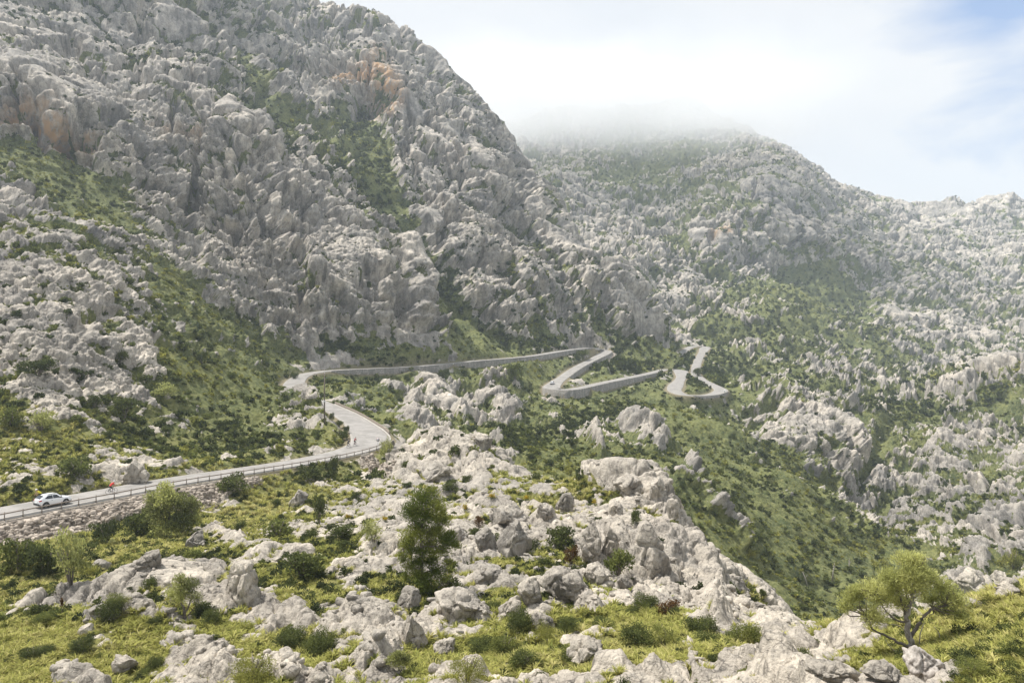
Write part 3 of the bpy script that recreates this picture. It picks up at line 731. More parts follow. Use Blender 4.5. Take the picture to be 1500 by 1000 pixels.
K_bend = road_index(541, 643, 152); K_far = road_index(474, 593, 199)
def kidx(u, v, d): return road_index(u, v, d)
def kerb(k0, k1, sgn, w=.32, h=.12):
    ks = list(range(k0, k1 + 1))
    return strip(ks, [(lambda k_: sgn * (RW[k_] + .02), -.5), (lambda k_: sgn * (RW[k_] + .02), h), (lambda k_: sgn * (RW[k_] + .02 + w), h), (lambda k_: sgn * (RW[k_] + .02 + w), -1.2)])
Vs, Fs = [], []; o_ = 0
for k0, k1 in ((0, K_far), (kidx(450,547,277), kidx(872,509,447))):
    V, Fc = kerb(k0, k1, 1); Vs.append(V); Fs.append(Fc + o_); o_ += len(V)
tag(link(bpy.data.objects.new('kerb', np_mesh('kerb', np.concatenate(Vs), np.concatenate(Fs), [MAT['concrete']], smooth=False))), kind='structure')

def wall(name, k0, k1, sgn, h0, h1, label, par=.10, thick=.4, step=False):
    ks = list(range(k0, k1 + 1)); n_ = len(ks) - 1
    def hh(k_):
        t = (k_ - k0) / n_; h = h0 + (h1 - h0) * t
        return h * min(1, 6 * t + .25, 6 * (1 - t) + .25)
    def top(k_):
        return par
    V, Fc = strip(ks, [(lambda k_: sgn * (RW[k_] + .05), -.3), (lambda k_: sgn * (RW[k_] + .05), top), (lambda k_: sgn * (RW[k_] + .05 + thick), top), (lambda k_: sgn * (RW[k_] + .05 + thick + .1 * hh(k_)), lambda k_: -hh(k_) - 1.6)])
    e0 = np.array([[0, 1, 2, 3]]); e1 = np.array([[0, 3, 2, 1]]) + (len(ks) - 1) * 4
    o = link(bpy.data.objects.new(name, np_mesh(name, V, np.concatenate([Fc, e0, e1]), [MAT['wallstone']], smooth=False)))
    return tag(o, label, 'retaining wall', 'stone walls holding the far road')
wall('retaining_wall', kidx(478,543,288), kidx(655,533,339), 1, 1.6, 3.4, 'long grey stone retaining wall under the upper far road, left stretch')
wall('retaining_wall', kidx(655,533,339) + 1, kidx(862,510,440), 1, 3.4, 1.8, 'grey stone retaining wall under the upper far road, stretch ending at its hairpin')
wall('retaining_wall', kidx(886,516,446), kidx(826,552,365), -1, 2.6, 2.4, 'sloping stone wall under the short road leg between the two far hairpins')
wall('retaining_wall', kidx(806,566,337), kidx(856,567,345), 1, 3.0, 4.4, 'tall pale stone wall wrapping the lower far hairpin')
wall('retaining_wall', kidx(856,567,345) + 1, kidx(962,544,428), 1, 3.8, 1.6, 'long stone wall under the lower far road, right of the tall hairpin wall')
wall('retaining_wall', kidx(1012,579,357), kidx(1054,573,378), 1, 1.4, 1.2, 'short curved stone wall under the farthest round bend')

MAT['rail'] = plain('weathered rail', (.23, .19, .155), .75, 0, .3)
MAT['steel'] = plain('galvanised steel', (.42, .42, .42), .5, .6)
def box_v(x0, x1, y0, y1, z0, z1):
    return np.array([(x, y, z) for x in (x0, x1) for y in (y0, y1) for z in (z0, z1)], float)
BOXF = np.array([(0, 1, 3, 2), (4, 6, 7, 5), (0, 4, 5, 1), (2, 3, 7, 6), (0, 2, 6, 4), (1, 5, 7, 3)])
post_me = np_mesh('post', box_v(-.045, .045, -.045, .045, -.5, .74), BOXF, [MAT['rail']], smooth=False)
def rail(name, k0, k1, sgn, every, label, off=.3, zr=(.56, .69), thick=.05):
    kc = k0; root = empty(name, (0, 0, 0)); tag(root, label, 'guard rail', 'guard rails along the near road')
    root.location = (RC[kc, 0] + nrm[kc, 0] * sgn * (RW[kc] + off), RC[kc, 1] + nrm[kc, 1] * sgn * (RW[kc] + off), RC[kc, 2] + .1)
    inv = np.array(root.location)
    ks = list(range(k0, k1 + 1))
    fo = lambda e: (lambda k_: sgn * (RW[k_] + off + e))
    V, Fc = strip(ks, [(fo(-thick), zr[0]), (fo(-thick), zr[1]), (fo(thick), zr[1]), (fo(thick), zr[0]), (fo(-thick), zr[0])])
    link(bpy.data.objects.new('rail', np_mesh('rail', V - inv, Fc, [MAT['rail']], smooth=False)), root)
    for k_ in ks[::every]:
        q_ = link(bpy.data.objects.new('post', post_me), root)
        q_.location = Vector((RC[k_, 0] + nrm[k_, 0] * sgn * (RW[k_] + off + .12), RC[k_, 1] + nrm[k_, 1] * sgn * (RW[k_] + off + .12), RC[k_, 2] + .1)) - Vector(inv)
        q_.rotation_euler.z = math.atan2(nrm[k_, 1], nrm[k_, 0])
    return root
rail('guard_rail', 0, K_bend - 4, 1, 2, 'long brown guard rail on short posts along the near road beside the white car')
rail('guard_rail', K_bend + 3, K_far, 1, 2, 'low dark guard rail curving up behind the bend where two cyclists ride', zr=(.25, .75))

# ------------------------------------------------------------------ poles and signs
def tube_np(pts, rads, sides=7):
    """closed tapered tube through points; returns quads"""
    pts = np.array(pts, float); V = []
    t = np.gradient(pts, axis=0); t /= np.linalg.norm(t, axis=1)[:, None] + 1e-9
    ref = np.array([.31, .17, .93]); 
    for i in range(len(pts)):
        a_ = np.cross(t[i], ref if abs(t[i] @ ref) < .95 else np.array([1., 0, 0])); a_ /= np.linalg.norm(a_); c_ = np.cross(t[i], a_)
        for j in range(sides):
            w_ = 2 * math.pi * j / sides; V.append(pts[i] + rads[i] * (a_ * math.cos(w_) + c_ * math.sin(w_)))
    Fc = [(i * sides + j, i * sides + (j + 1) % sides, (i + 1) * sides + (j + 1) % sides, (i + 1) * sides + j) for i in range(len(pts) - 1) for j in range(sides)]
    n_ = len(V); V.append(pts[0]); V.append(pts[-1]); L_ = (len(pts) - 1) * sides
    for j in range(0, sides): Fc.append((n_, (j + 1) % sides, j, j)) ; Fc.append((n_ + 1, L_ + j, L_ + (j + 1) % sides, L_ + (j + 1) % sides))
    return np.array(V), np.array(Fc)
def clean_quads(V, Fc, name, mats, smooth=True, attrs=None):
    """mesh that may hold degenerate quads (triangles written with a doubled corner)"""
    me = bpy.data.meshes.new(name)
    fl = [tuple(dict.fromkeys(f)) for f in Fc.tolist()]
    me.from_pydata(V.tolist(), [], fl)
    for m_ in mats: me.materials.append(m_)
    if smooth: me.polygons.foreach_set('use_smooth', np.ones(len(me.polygons), bool))
    for an, av in (attrs or {}).items():
        at = me.attributes.new(an, 'FLOAT', 'POINT'); at.data.foreach_set('value', np.ascontiguousarray(av, np.float32))
    return me
def tube_obj(name, pts, rads, mat, parent=None, sides=8):
    V, Fc = tube_np(pts, rads, sides); return link(bpy.data.objects.new(name, clean_quads(V, Fc, name, [mat])), parent)
MAT['wood'] = plain('pole wood', (.17, .14, .115), .85, 0, .2)
MAT['paintred'] = plain('red paint', (.45, .03, .03), .45)
MAT['paintwhite'] = plain('white paint', (.75, .75, .73), .4)
MAT['sign_yellow'] = plain('ochre plate', (.62, .50, .20), .5)
def at_ground(u, v, d):
    """point on the ground along bearing u at distance d"""
    x = (u - U0) / F * d; return Vector((x, d, ground(x, d)))
# wooden pole beside the inside of the bend
gp, _, _ = hit(475, 622, 120)
ph = gp[1] / F * 74
e = tag(empty('utility_pole', gp), 'tall thin dark wooden pole standing on the grassy bank inside the bend', 'pole')
tube_obj('shaft', [(0, 0, -.5), (0, 0, ph * .6), (0, 0, ph)], [.17, .14, .11], MAT['wood'], e)
tube_obj('collar', [(0, 0, ph * .42), (0, 0, ph * .46)], [.2, .2], MAT['steel'], e)
tube_obj('insulator', [(0, 0, ph - .3), (0, 0, ph + .14)], [.05, .07], MAT['steel'], e)
# round sign on a post at the outer edge of the bend
k_ = kidx(524, 658, 143); w_ = RW[k_] + .75
sp_ = Vector((RC[k_, 0] + nrm[k_, 0] * w_, RC[k_, 1] + nrm[k_, 1] * w_, RC[k_, 2]))
e = tag(empty('road_sign', sp_), 'small red round sign on a thin post at the guard rail of the bend', 'sign')
tube_obj('post', [(0, 0, -.6), (0, 0, 2.1)], [.045, .045], MAT['steel'], e)
tube_obj('sign_face', [(0, .07, 2.0), (0, .045, 2.0)], [.36, .36], MAT['paintred'], e, 20)
tube_obj('sign_back', [(0, .045, 2.0), (0, .02, 2.0)], [.34, .34], MAT['steel'], e, 20)
# kilometre marker beyond the road
k_ = kidx(232, 707, 102); w_ = -(RW[k_] + .9)
sp_ = Vector((RC[k_, 0] + nrm[k_, 0] * w_, RC[k_, 1] + nrm[k_, 1] * w_, RC[k_, 2] - .1))
e = tag(empty('marker_post', sp_), 'thin roadside post with a small ochre plate on the uphill verge', 'post')
tube_obj('post', [(0, 0, -.3), (0, 0, 1.9)], [.05, .05], MAT['steel'], e)
link(bpy.data.objects.new('plate', np_mesh('plate', box_v(-.28, .28, -.03, .03, 1.75, 2.35), BOXF, [MAT['sign_yellow']], smooth=False)), e)
# small markers by the far hairpins
for (u, v, d, c_, lab) in ((964,538,432,'sign_yellow','ochre marker post at the upper right end of the lower far road'),(1046,573,372,'paintwhite','pale marker post at the farthest round bend')):
    k_ = kidx(u, v, d); s_ = -1 if u < 1000 else 1
    sp_ = Vector((RC[k_, 0] + nrm[k_, 0] * s_ * (RW[k_] + .9), RC[k_, 1] + nrm[k_, 1] * s_ * (RW[k_] + .9), RC[k_, 2] - .1))
    e = tag(empty('marker_post', sp_), lab, 'post')
    tube_obj('post', [(0, 0, -.4), (0, 0, 1.6)], [.09, .09], MAT['steel'], e)
    link(bpy.data.objects.new('plate', np_mesh('plate', box_v(-.45, .45, -.04, .04, 1.0, 1.9), BOXF, [MAT[c_]], smooth=False)), e)
# ------------------------------------------------------------------ plants
def leaf_mat(name, dark, mid, lite, transl=.35):
    m = bpy.data.materials.new(name); m.use_nodes = True; nt = m.node_tree; nt.nodes.clear(); b = NB(nt)
    o = b.n('ShaderNodeOutputMaterial'); df = b.n('ShaderNodeBsdfDiffuse'); tr = b.n('ShaderNodeBsdfTranslucent'); mx = b.n('ShaderNodeMixShader')
    rnd = b.n('ShaderNodeNewGeometry').outputs['Random Per Island']
    oi = b.n('ShaderNodeObjectInfo').outputs['Random']
    tone = b.math('ADD', b.attr('tone'), b.math('MULTIPLY', b.math('SUBTRACT', oi, .5), .16))
    c = b.mix(b.ramp(tone, 0, .5), dark, mid); c = b.mix(b.ramp(tone, .5, 1), c, lite)
    f = b.n('ShaderNodeVectorMath', operation='SCALE'); nt.links.new(c, f.inputs[0]); nt.links.new(b.ramp(rnd, 0, 1, .65, 1.45), f.inputs['Scale'])
    nt.links.new(f.outputs[0], df.inputs[0]); nt.links.new(f.outputs[0], tr.inputs[0]); mx.inputs[0].default_value = transl
    nt.links.new(df.outputs[0], mx.inputs[1]); nt.links.new(tr.outputs[0], mx.inputs[2]); nt.links.new(mx.outputs[0], o.inputs[0])
    return m
MAT['leaf'] = leaf_mat('scrub leaves', (.056, .068, .03), (.14, .16, .05), (.31, .30, .078))
MAT['pine'] = leaf_mat('pine needles', (.045, .068, .018), (.12, .15, .032), (.24, .26, .06), .3)
MAT['olive'] = leaf_mat('olive leaves', (.15, .165, .065), (.40, .41, .15), (.58, .57, .23), .5)
MAT['drygrass'] = leaf_mat('grass blades', (.16, .18, .05), (.32, .315, .085), (.47, .42, .18), .35)
MAT['flower'] = leaf_mat('gorse flowers', (.45, .28, .01), (.55, .36, .015), (.65, .45, .02), .2)
m, nt, bs = new_mat('bark'); b = NB(nt); p = b.obj()
c = b.mix(b.ramp(b.noise(b.scalev(p, (5, 5, 1.2)), 1.5, 5, .7), .35, .65), (.085, .07, .055), (.23, .195, .16)); nt.links.new(c, bs.inputs['Base Color']); bs.inputs['Roughness'].default_value = .9; MAT['bark'] = m
m, nt, bs = new_mat('dead wood'); b = NB(nt); p = b.obj()
c = b.mix(b.ramp(b.noise(b.scalev(p, (6, 6, 1.2)), 2.0, 5, .7), .35, .65), (.20, .17, .145), (.46, .42, .37)); nt.links.new(c, bs.inputs['Base Color']); bs.inputs['Roughness'].default_value = .9; MAT['deadwood'] = m

def leaves(n, lumps, size, ratio=.6, upb=.4, shell=.45, tone=(0, 1), r_=rng, flip=.6):
    """n leaf quads spread through ellipsoid lumps (cx, cy, cz, rx, ry, rz): V (4n,3), F (n,4), tone per vertex"""
    lumps = np.array(lumps, float); vol = (lumps[:, 3] * lumps[:, 4] * lumps[:, 5]) ** (2 / 3)
    w_ = r_.choice(len(lumps), n, p=vol / vol.sum()); L_ = lumps[w_]
    d_ = r_.normal(size=(n, 3)); d_ /= np.linalg.norm(d_, axis=1)[:, None]
    d_[:, 2] = np.where((d_[:, 2] < -.3) & (r_.random(n) < flip), -d_[:, 2], d_[:, 2])
    rad = r_.random(n) ** shell
    rad *= 1 + .18 * np.sin(d_[:, 0] * 5 + L_[:, 0] * 9) * np.sin(d_[:, 1] * 4 + d_[:, 2] * 6)
    C = L_[:, :3] + d_ * L_[:, 3:] * rad[:, None]
    ax = d_ + r_.normal(size=(n, 3)) * .8; ax[:, 2] += upb; ax /= np.linalg.norm(ax, axis=1)[:, None]
    sd = np.cross(ax, r_.normal(size=(n, 3))); sd /= np.linalg.norm(sd, axis=1)[:, None] + 1e-9
    s_ = size * (.6 + .8 * r_.random(n))[:, None]
    a_ = ax * s_ * .5; c_ = sd * s_ * .5 * ratio
    V = np.stack([C - a_, C + c_ * 1.0 - a_ * .1, C + a_, C - c_ - a_ * .1], 1).reshape(-1, 3)
    tn = tone[0] + (tone[1] - tone[0]) * r_.random(len(lumps))[w_]
    return V, np.arange(4 * n).reshape(n, 4), np.repeat(tn, 4)

def bush_lumps(w, h, k, r_=rng, flat_=1.0):
    L_ = [(0, 0, h * .42, w * .36, w * .36, h * .42)]
    for i in range(k):
        a_ = r_.random() * 6.28; q_ = w * .33 * (.4 + .6 * r_.random())
        rr = w * (.14 + .12 * r_.random()); zz = h * (.22 + .5 * r_.random())
        L_.append((q_ * math.cos(a_), q_ * math.sin(a_), zz, rr, rr, min(rr, h - zz * .6) * (.75 + .4 * r_.random())))
    return L_
def stems(w, h, k, r_=rng):
    Vs, Fs, o_ = [], [], 0
    for i in range(k):
        a_ = r_.random() * 6.28; q_ = w * .3 * r_.random()
        V, Fc = tube_np([(0, 0, -.15 * h), (q_ * .35 * math.cos(a_), q_ * .35 * math.sin(a_), h * .3), (q_ * math.cos(a_), q_ * math.sin(a_), h * .75)], [.035 * h, .025 * h, .008 * h], 5)
        Vs.append(V); Fs.append(Fc + o_); o_ += len(V)
    return np.concatenate(Vs), np.concatenate(Fs)

# ---- shrub kinds of unit size (1 m wide), shared by copies
def bush_mesh(nm, n, w, h, k, size, tone, mat='leaf', flowers=0, upb=.4, ratio=.6, shell=.45):
    V, Fc, tn = leaves(n, bush_lumps(w, h, k), size, ratio, upb, shell, tone)
    mi = np.zeros(n, int); mats = [MAT[mat]]
    if flowers:
        mi = (rng.random(n) < flowers).astype(int) * (V.reshape(n, 4, 3)[:, 0, 2] > h * .45); mats.append(MAT['flower'])
    return np_mesh(nm, V, Fc, mats, smooth=False, mat_index=mi, attrs=dict(tone=tn))
DARK = [bush_mesh('foliage', 1500, 1, .78, 9, .065, (.08, .42)) for i in range(4)]
MID = [bush_mesh('foliage', 1300, 1, .72, 9, .07, (.3, .6)) for i in range(4)]
LITE = [bush_mesh('foliage', 1300, 1, .55, 10, .075, (.6, 1.0), upb=.9, ratio=.35) for i in range(3)]
GREY = [bush_mesh('foliage', 1200, 1, .95, 8, .075, (.1, .6), 'olive', upb=.7, ratio=.35, shell=.6) for i in range(3)]
GORSE = [bush_mesh('foliage', 900, 1, .75, 7, .07, (.3, .6), flowers=.5) for i in range(2)]
RED = [bush_mesh('foliage', 900, 1, .8, 7, .07, (.1, .3)) for i in range(1)]
for me_ in RED:
    me_.materials[0] = leaf_mat('reddish leaves', (.10, .055, .025), (.13, .08, .03), (.12, .10, .03))
sv, sf = stems(1, .75, 6); STEM = clean_quads(sv, sf, 'stem', [MAT['bark']])
FINE = {id(k_): [bush_mesh('foliage', 5200, 1, h_, 14, .034, t_, upb=u_, ratio=r_) for i in range(2)] for k_, h_, t_, u_, r_ in ((DARK, .78, (.12, .5), .4, .6), (MID, .72, (.35, .75), .5, .5), (LITE, .55, (.65, 1.05), .9, .3), (GREY, .95, (.3, .8), .6, .35))}
sc_i = [0]
def shrub(u, vb, wpx, hpx, kinds, label, name='shrub', cat='shrub', group='shrubs on the slopes', dmin=12, hand=True):
    g, c_, r__ = hit(u, vb, dmin); d_ = g[1]
    w_, h_ = wpx / F * d_, hpx / F * d_
    kl = FINE[id(kinds)] if d_ < 48 and id(kinds) in FINE else kinds
    me_ = kl[sc_i[0] % len(kl)]; sc_i[0] += 1
    base = .78 if kinds is DARK else .72 if kinds is MID else .55 if kinds is LITE else .95 if kinds is GREY else .75
    e_ = empty(name, (g[0], g[1] + w_ * .15, g[2] - .05 * h_), rng.random() * 6.28); tag(e_, label, cat, group)
    e_.scale = (w_, w_, h_ / base)
    link(bpy.data.objects.new('foliage', me_), e_); link(bpy.data.objects.new('stem', STEM), e_)
    return e_
HAND = [  # u, base v, width px, height px, kind, label
 (98,858,62,92,GREY,'tall willowy grey-green shrub at the left, below the stone bank'),
 (60,850,60,60,DARK,'dark green thicket shrub left of the willowy grey-green shrub'),
 (20,840,60,60,MID,'mid green shrub at the left picture edge under the stone bank'),
 (150,800,50,40,DARK,'dark shrub at the foot of the stone bank, below the red cyclist'),
 (200,792,60,44,DARK,'broad dark shrub under the spreading tree beside the stone bank'),
 (262,782,46,40,DARK,'dark shrub tucked under the right side of the spreading roadside tree'),
 (466,770,26,52,DARK,'narrow upright dark shrub on the rocky slope left of the pine'),
 (340,724,54,32,DARK,'round dark green shrub just below the near guard rail'),
 (440,852,78,48,DARK,'large domed dark green shrub right of the upright fluted boulder'),
 (404,790,58,32,MID,'broad olive green shrub above the grassy hollow left of the pine'),
 (500,792,44,28,DARK,'low dark green shrub beneath the small yellow gorse'),
 (735,964,54,38,MID,'vivid green rounded shrub at the bottom, upper one of a close pair'),
 (765,982,50,30,DARK,'dark green rounded shrub at the bottom, lower one of a close pair'),
 (683,1002,70,36,LITE,'yellow-green cushion shrub at the bottom edge under the pine'),
 (970,955,54,44,GREY,'grey-green open shrub between pale slabs at the bottom centre'),
 (906,848,48,54,MID,'fresh green shrub in the notch left of the largest fluted boulder'),
 (822,806,54,38,DARK,'dark shrub in the hollow left of the twin grey boulders'),
 (836,830,28,30,RED,'reddish brown shrub in front of the twin grey boulders'),
 (488,700,20,38,DARK,'narrow dark shrub standing right under the guard rail near the bend'),
 (452,703,50,22,DARK,'low round dark shrub beneath the guard rail left of the narrow one'),
 (572,676,26,42,GREY,'olive-grey shrub at the outer corner of the road bend'),
 (506,636,12,14,DARK,'small round dark shrub at the tip of the rock inside the bend'),
 (496,626,14,11,DARK,'small dark shrub on the inner road edge above the bend'),
 (485,617,10,13,DARK,'tiny upright dark shrub by the inner road edge near the wooden pole'),
 (170,614,52,36,DARK,'large dark shrub alone on the grassy hillside above the near road'),
 (48,552,58,30,DARK,'wide dark shrub at the foot of the left rock outcrop'),
 (175,533,26,24,DARK,'dark round shrub on the rocks above the lone hillside shrub'),
 (291,533,20,20,DARK,'round dark shrub on the boundary of scree and green slope'),
 (14,632,40,40,MID,'green shrub at the left picture edge on the hillside above the road'),
 (54,634,48,42,GREY,'brownish grey shrub beside the green one at the left hillside edge'),
 (240,586,52,26,GREY,'low brown-green shrub below the scree on the left hillside'),
 (133,598,26,22,DARK,'dark shrub left of the lone large hillside shrub'),
 (108,704,56,36,MID,'leafy green shrub on the uphill verge behind the white car'),
 (1424,992,62,26,GREY,'broad grey-brown shrub at the lower right, beside the gnarled olive'),
 (1492,834,34,28,LITE,'yellow-green shrub at the right picture edge by the rocky lip'),
 (42,970,42,26,DARK,'small dark green shrub in the yellow grass at the bottom left'),
 (118,962,42,28,DARK,'dark green shrub in the yellow grass right of another small dark one'),
 (365,1004,82,40,LITE,'big yellow-green grass tussock at the bottom edge, left half'),
 (168,895,42,24,MID,'green shrub in front of the long pale rock slab at the left'),
 (260,722,10,8,MID,'tiny green shrub on the lip of the stone bank'),
 (545,800,40,44,GREY,'olive-grey shrub on pale rocks immediately left of the pine'),
 (650,800,26,18,MID,'small green shrub tucked behind the right side of the pine'),
 (700,772,22,18,RED,'brownish shrub growing out of the fluted ledge right of the pine'),
 (660,722,30,20,DARK,'dark shrub in a cleft of the upper rock ribs behind the pine'),
 (930,770,20,26,DARK,'small dark shrub beside the pointed boulder on the spur'),
 (980,905,44,24,RED,'rusty brown shrub at the foot of the spur cliff'),
 (1120,880,14,18,DARK,'small dark shrub on the low outcrop in front of the green gully'),
 (650,556,22,18,DARK,'dark round shrub at the foot of the far retaining wall, left one'),
 (752,556,34,26,DARK,'dark round shrub against the far retaining wall, right one'),
 (430,556,16,12,DARK,'dark shrub inside the tight left bend of the upper road'),
 (600,546,10,8,DARK,'small dark shrub on the parapet line of the upper road'),
 (850,521,30,10,DARK,'dark scrub clump between the two legs of the far hairpin'),
 (905,540,22,12,DARK,'dark shrub below the sloping wall of the far hairpin leg'),
 (955,538,16,14,DARK,'dark round shrub above the lower far road at its upper end'),
 (1023,552,16,16,DARK,'dark shrub between the farthest bend and the highest road leg'),
]
for (u, vb, w_, h_, kd, lab) in HAND: shrub(u, vb, w_, h_, kd, lab)
for (u, vb, w_, h_, lab) in [(243,884,10,10,'small yellow gorse beside the little olive tree at the left'),(510,762,12,10,'small yellow gorse left of the pine, above the dark shrub'),(563,764,12,8,'orange-yellow gorse on pale rock just left of the pine'),(722,735,16,10,'yellow gorse on the green strip behind the fluted ledge'),(771,736,12,9,'yellow gorse at the right end of the green strip'),(871,741,11,10,'bright yellow gorse left of the pointed boulder'),(680,752,12,14,'yellow-flowered gorse in the shade right of the pine top'),(365,896,8,6,'tiny yellow gorse near the foot of the upright fluted boulder')]:
    shrub(u, vb, w_, h_, GORSE, lab, 'gorse_bush', 'gorse', 'yellow gorse bushes')

# ---- trees: limbs through survey pixels around the base, crown lumps likewise
def tree(name, u0, vb, lumps, limbs, nleaf, lsize, mat, label, ratio, upb, shell, tone, dmin=12, depth=.9, cat='tree', shadow_dead=None, group=None):
    g, _, _ = hit(u0, vb, dmin); d_ = g[1]; k_ = d_ / F
    e_ = tag(empty(name, g), label, cat, group)
    L_ = [((u - u0) * k_, off * k_, (vb - v) * k_, rx * k_, (rx + rz) * .5 * depth * k_, rz * k_) for (u, v, rx, rz, off) in lumps]
    for li, (nm, pts, r0, r1, mt) in enumerate(limbs):
        Q = np.array([((u - u0) * k_, off * k_, (vb - v) * k_) for (u, v, off) in pts])
        Q = catmull(Q, .12) if len(Q) > 2 else Q
        Q[1:-1] += rng.normal(size=Q[1:-1].shape) * r0 * .25
        tube_obj(nm, Q, np.linspace(r0, r1, len(Q)), MAT[mt], e_, 8)
    # twigs from limbs to lumps
    Vs, Fs, o_ = [], [], 0
    T0 = np.array([[(u - u0) * k_, off * k_, (vb - v) * k_] for (_, pts, _, _, _) in limbs for (u, v, off) in pts[1:]])
    for l_ in L_:
        c_ = np.array(l_[:3]); q_ = T0[np.argmin(((T0 - c_) ** 2).sum(1) + (T0[:, 2] > c_[2] + .2) * 1.0)]
        for j in range(4):
            tgt = c_ + rng.normal(size=3) * np.array(l_[3:]) * .45; mid_ = (q_ + tgt) / 2 + rng.normal(size=3) * .08 * np.linalg.norm(tgt - q_)
            V, Fc = tube_np([q_, mid_, tgt], [.03, .02, .006], 5); Vs.append(V); Fs.append(Fc + o_); o_ += len(V)
    TV, TF = np.concatenate(Vs), np.concatenate(Fs); TF = TF[[len(set(f)) == 4 for f in TF.tolist()]]
    V, Fc, tn = leaves(nleaf, L_, lsize, ratio, upb, shell, tone, flip=.15)
    Fa = np.concatenate([Fc, TF + len(V)]); mi = np.concatenate([np.zeros(len(Fc), int), np.ones(len(TF), int)])
    link(bpy.data.objects.new('crown', np_mesh('crown', np.concatenate([V, TV]), Fa, [MAT[mat], MAT['bark']], smooth=False, mat_index=mi, attrs=dict(tone=np.concatenate([tn, np.zeros(len(TV))])))), e_)
    return e_, g, k_
tree('pine_tree', 621, 873,
     [(618,733,26,22,0),(640,742,19,17,-6),(600,750,18,17,4),(622,758,31,17,0),(648,765,14,10,5),(605,783,23,16,-5),(630,785,31,14,6),(654,790,17,14,-4),(594,800,15,14,5),(616,808,27,13,0),(645,806,19,10,-6),(589,822,10,9,6),(667,800,10,8,4),(625,850,24,17,-8),(640,862,17,10,-12),(612,840,14,12,-6),(656,826,13,6,6),(650,846,13,6,-8),(632,720,12,9,2),(612,772,14,10,3),(640,776,12,9,-3),(600,792,10,8,-4),(628,798,14,10,4),(660,782,8,6,3),(608,745,9,8,-5),(648,752,8,7,4),(634,820,10,7,3),(600,832,14,10,3),(640,836,15,10,-4),(592,846,10,8,5),(626,824,16,9,0),(610,822,14,9,-5),(586,812,8,6,-4)],
     [('trunk', [(624,880,0),(616,842,0),(618,810,0),(616,780,0),(622,748,0),(620,722,0)], .19, .04, 'bark'),
      ('limb', [(617,815,0),(605,806,3),(590,802,5)], .07, .02, 'bark'), ('limb', [(617,800,0),(635,800,-3),(662,800,3)], .07, .02, 'bark'),
      ('limb', [(616,840,0),(632,836,2),(655,828,5)], .06, .02, 'bark'), ('limb', [(617,785,0),(632,775,2),(646,768,4)], .06, .02, 'bark'),
      ('limb', [(617,780,0),(606,768,2),(600,755,4)], .05, .02, 'bark'), ('limb', [(619,860,0),(630,856,-6),(640,858,-12)], .06, .02, 'bark')],
     38000, .20, 'pine', 'tall green pine tree standing alone on the pale rocks', .2, .9, .7, (.3, 1.15))
e_, g_, k_ = tree('olive_tree', 1325, 957,
     [(1318,820,26,15,0),(1334,822,16,14,4),(1262,862,22,18,-4),(1234,880,19,15,3),(1224,890,12,10,0),(1262,898,22,17,-8),(1298,852,26,20,2),(1330,864,24,20,6),(1288,842,18,14,-4),(1370,862,24,18,2),(1390,880,18,17,-5),(1388,898,17,10,-8),(1350,846,18,14,5),(1280,876,24,16,4),(1310,885,20,14,8),(1358,882,18,12,9),(1340,840,16,12,-3),(1246,868,16,13,5),(1320,845,24,16,-6),(1236,862,12,8,-5),(1298,868,16,12,5),(1270,908,18,10,3),(1374,896,18,12,4),(1326,836,22,16,-8)],
     [('trunk', [(1334,966,0),(1322,945,0),(1316,915,0),(1322,885,2),(1332,856,3),(1334,832,2)], .15, .03, 'deadwood'),
      ('limb', [(1328,955,0),(1300,938,-2),(1280,928,-3),(1264,920,-3),(1258,902,-2)], .075, .02, 'bark'),
      ('limb', [(1320,935,0),(1340,908,2),(1356,892,2),(1372,886,0),(1388,880,-3)], .085, .02, 'bark'),
      ('limb', [(1318,910,0),(1312,890,2),(1306,868,3),(1300,850,2)], .06, .02, 'bark'),
      ('limb', [(1317,912,0),(1300,908,4),(1284,892,5),(1278,876,4)], .05, .015, 'bark'),
      ('dead_branch', [(1336,962,-2),(1318,930,-5),(1302,914,-8),(1288,910,-9)], .05, .01, 'deadwood'),
      ('dead_branch', [(1338,962,-3),(1330,930,-8),(1336,908,-10)], .045, .01, 'deadwood'),
      ('dead_branch', [(1330,962,-3),(1306,952,-8),(1290,946,-10),(1278,930,-11)], .035, .008, 'deadwood'),
      ('dead_branch', [(1338,960,-3),(1356,944,-6),(1360,926,-6),(1352,915,-6)], .035, .008, 'deadwood'),
      ('dead_branch', [(1332,965,-3),(1312,964,-9),(1296,970,-11)], .03, .008, 'deadwood')],
     26000, .15, 'olive', 'spreading olive tree with gnarled grey branches on the bottom right lip', .16, .9, .65, (.4, 1.15))
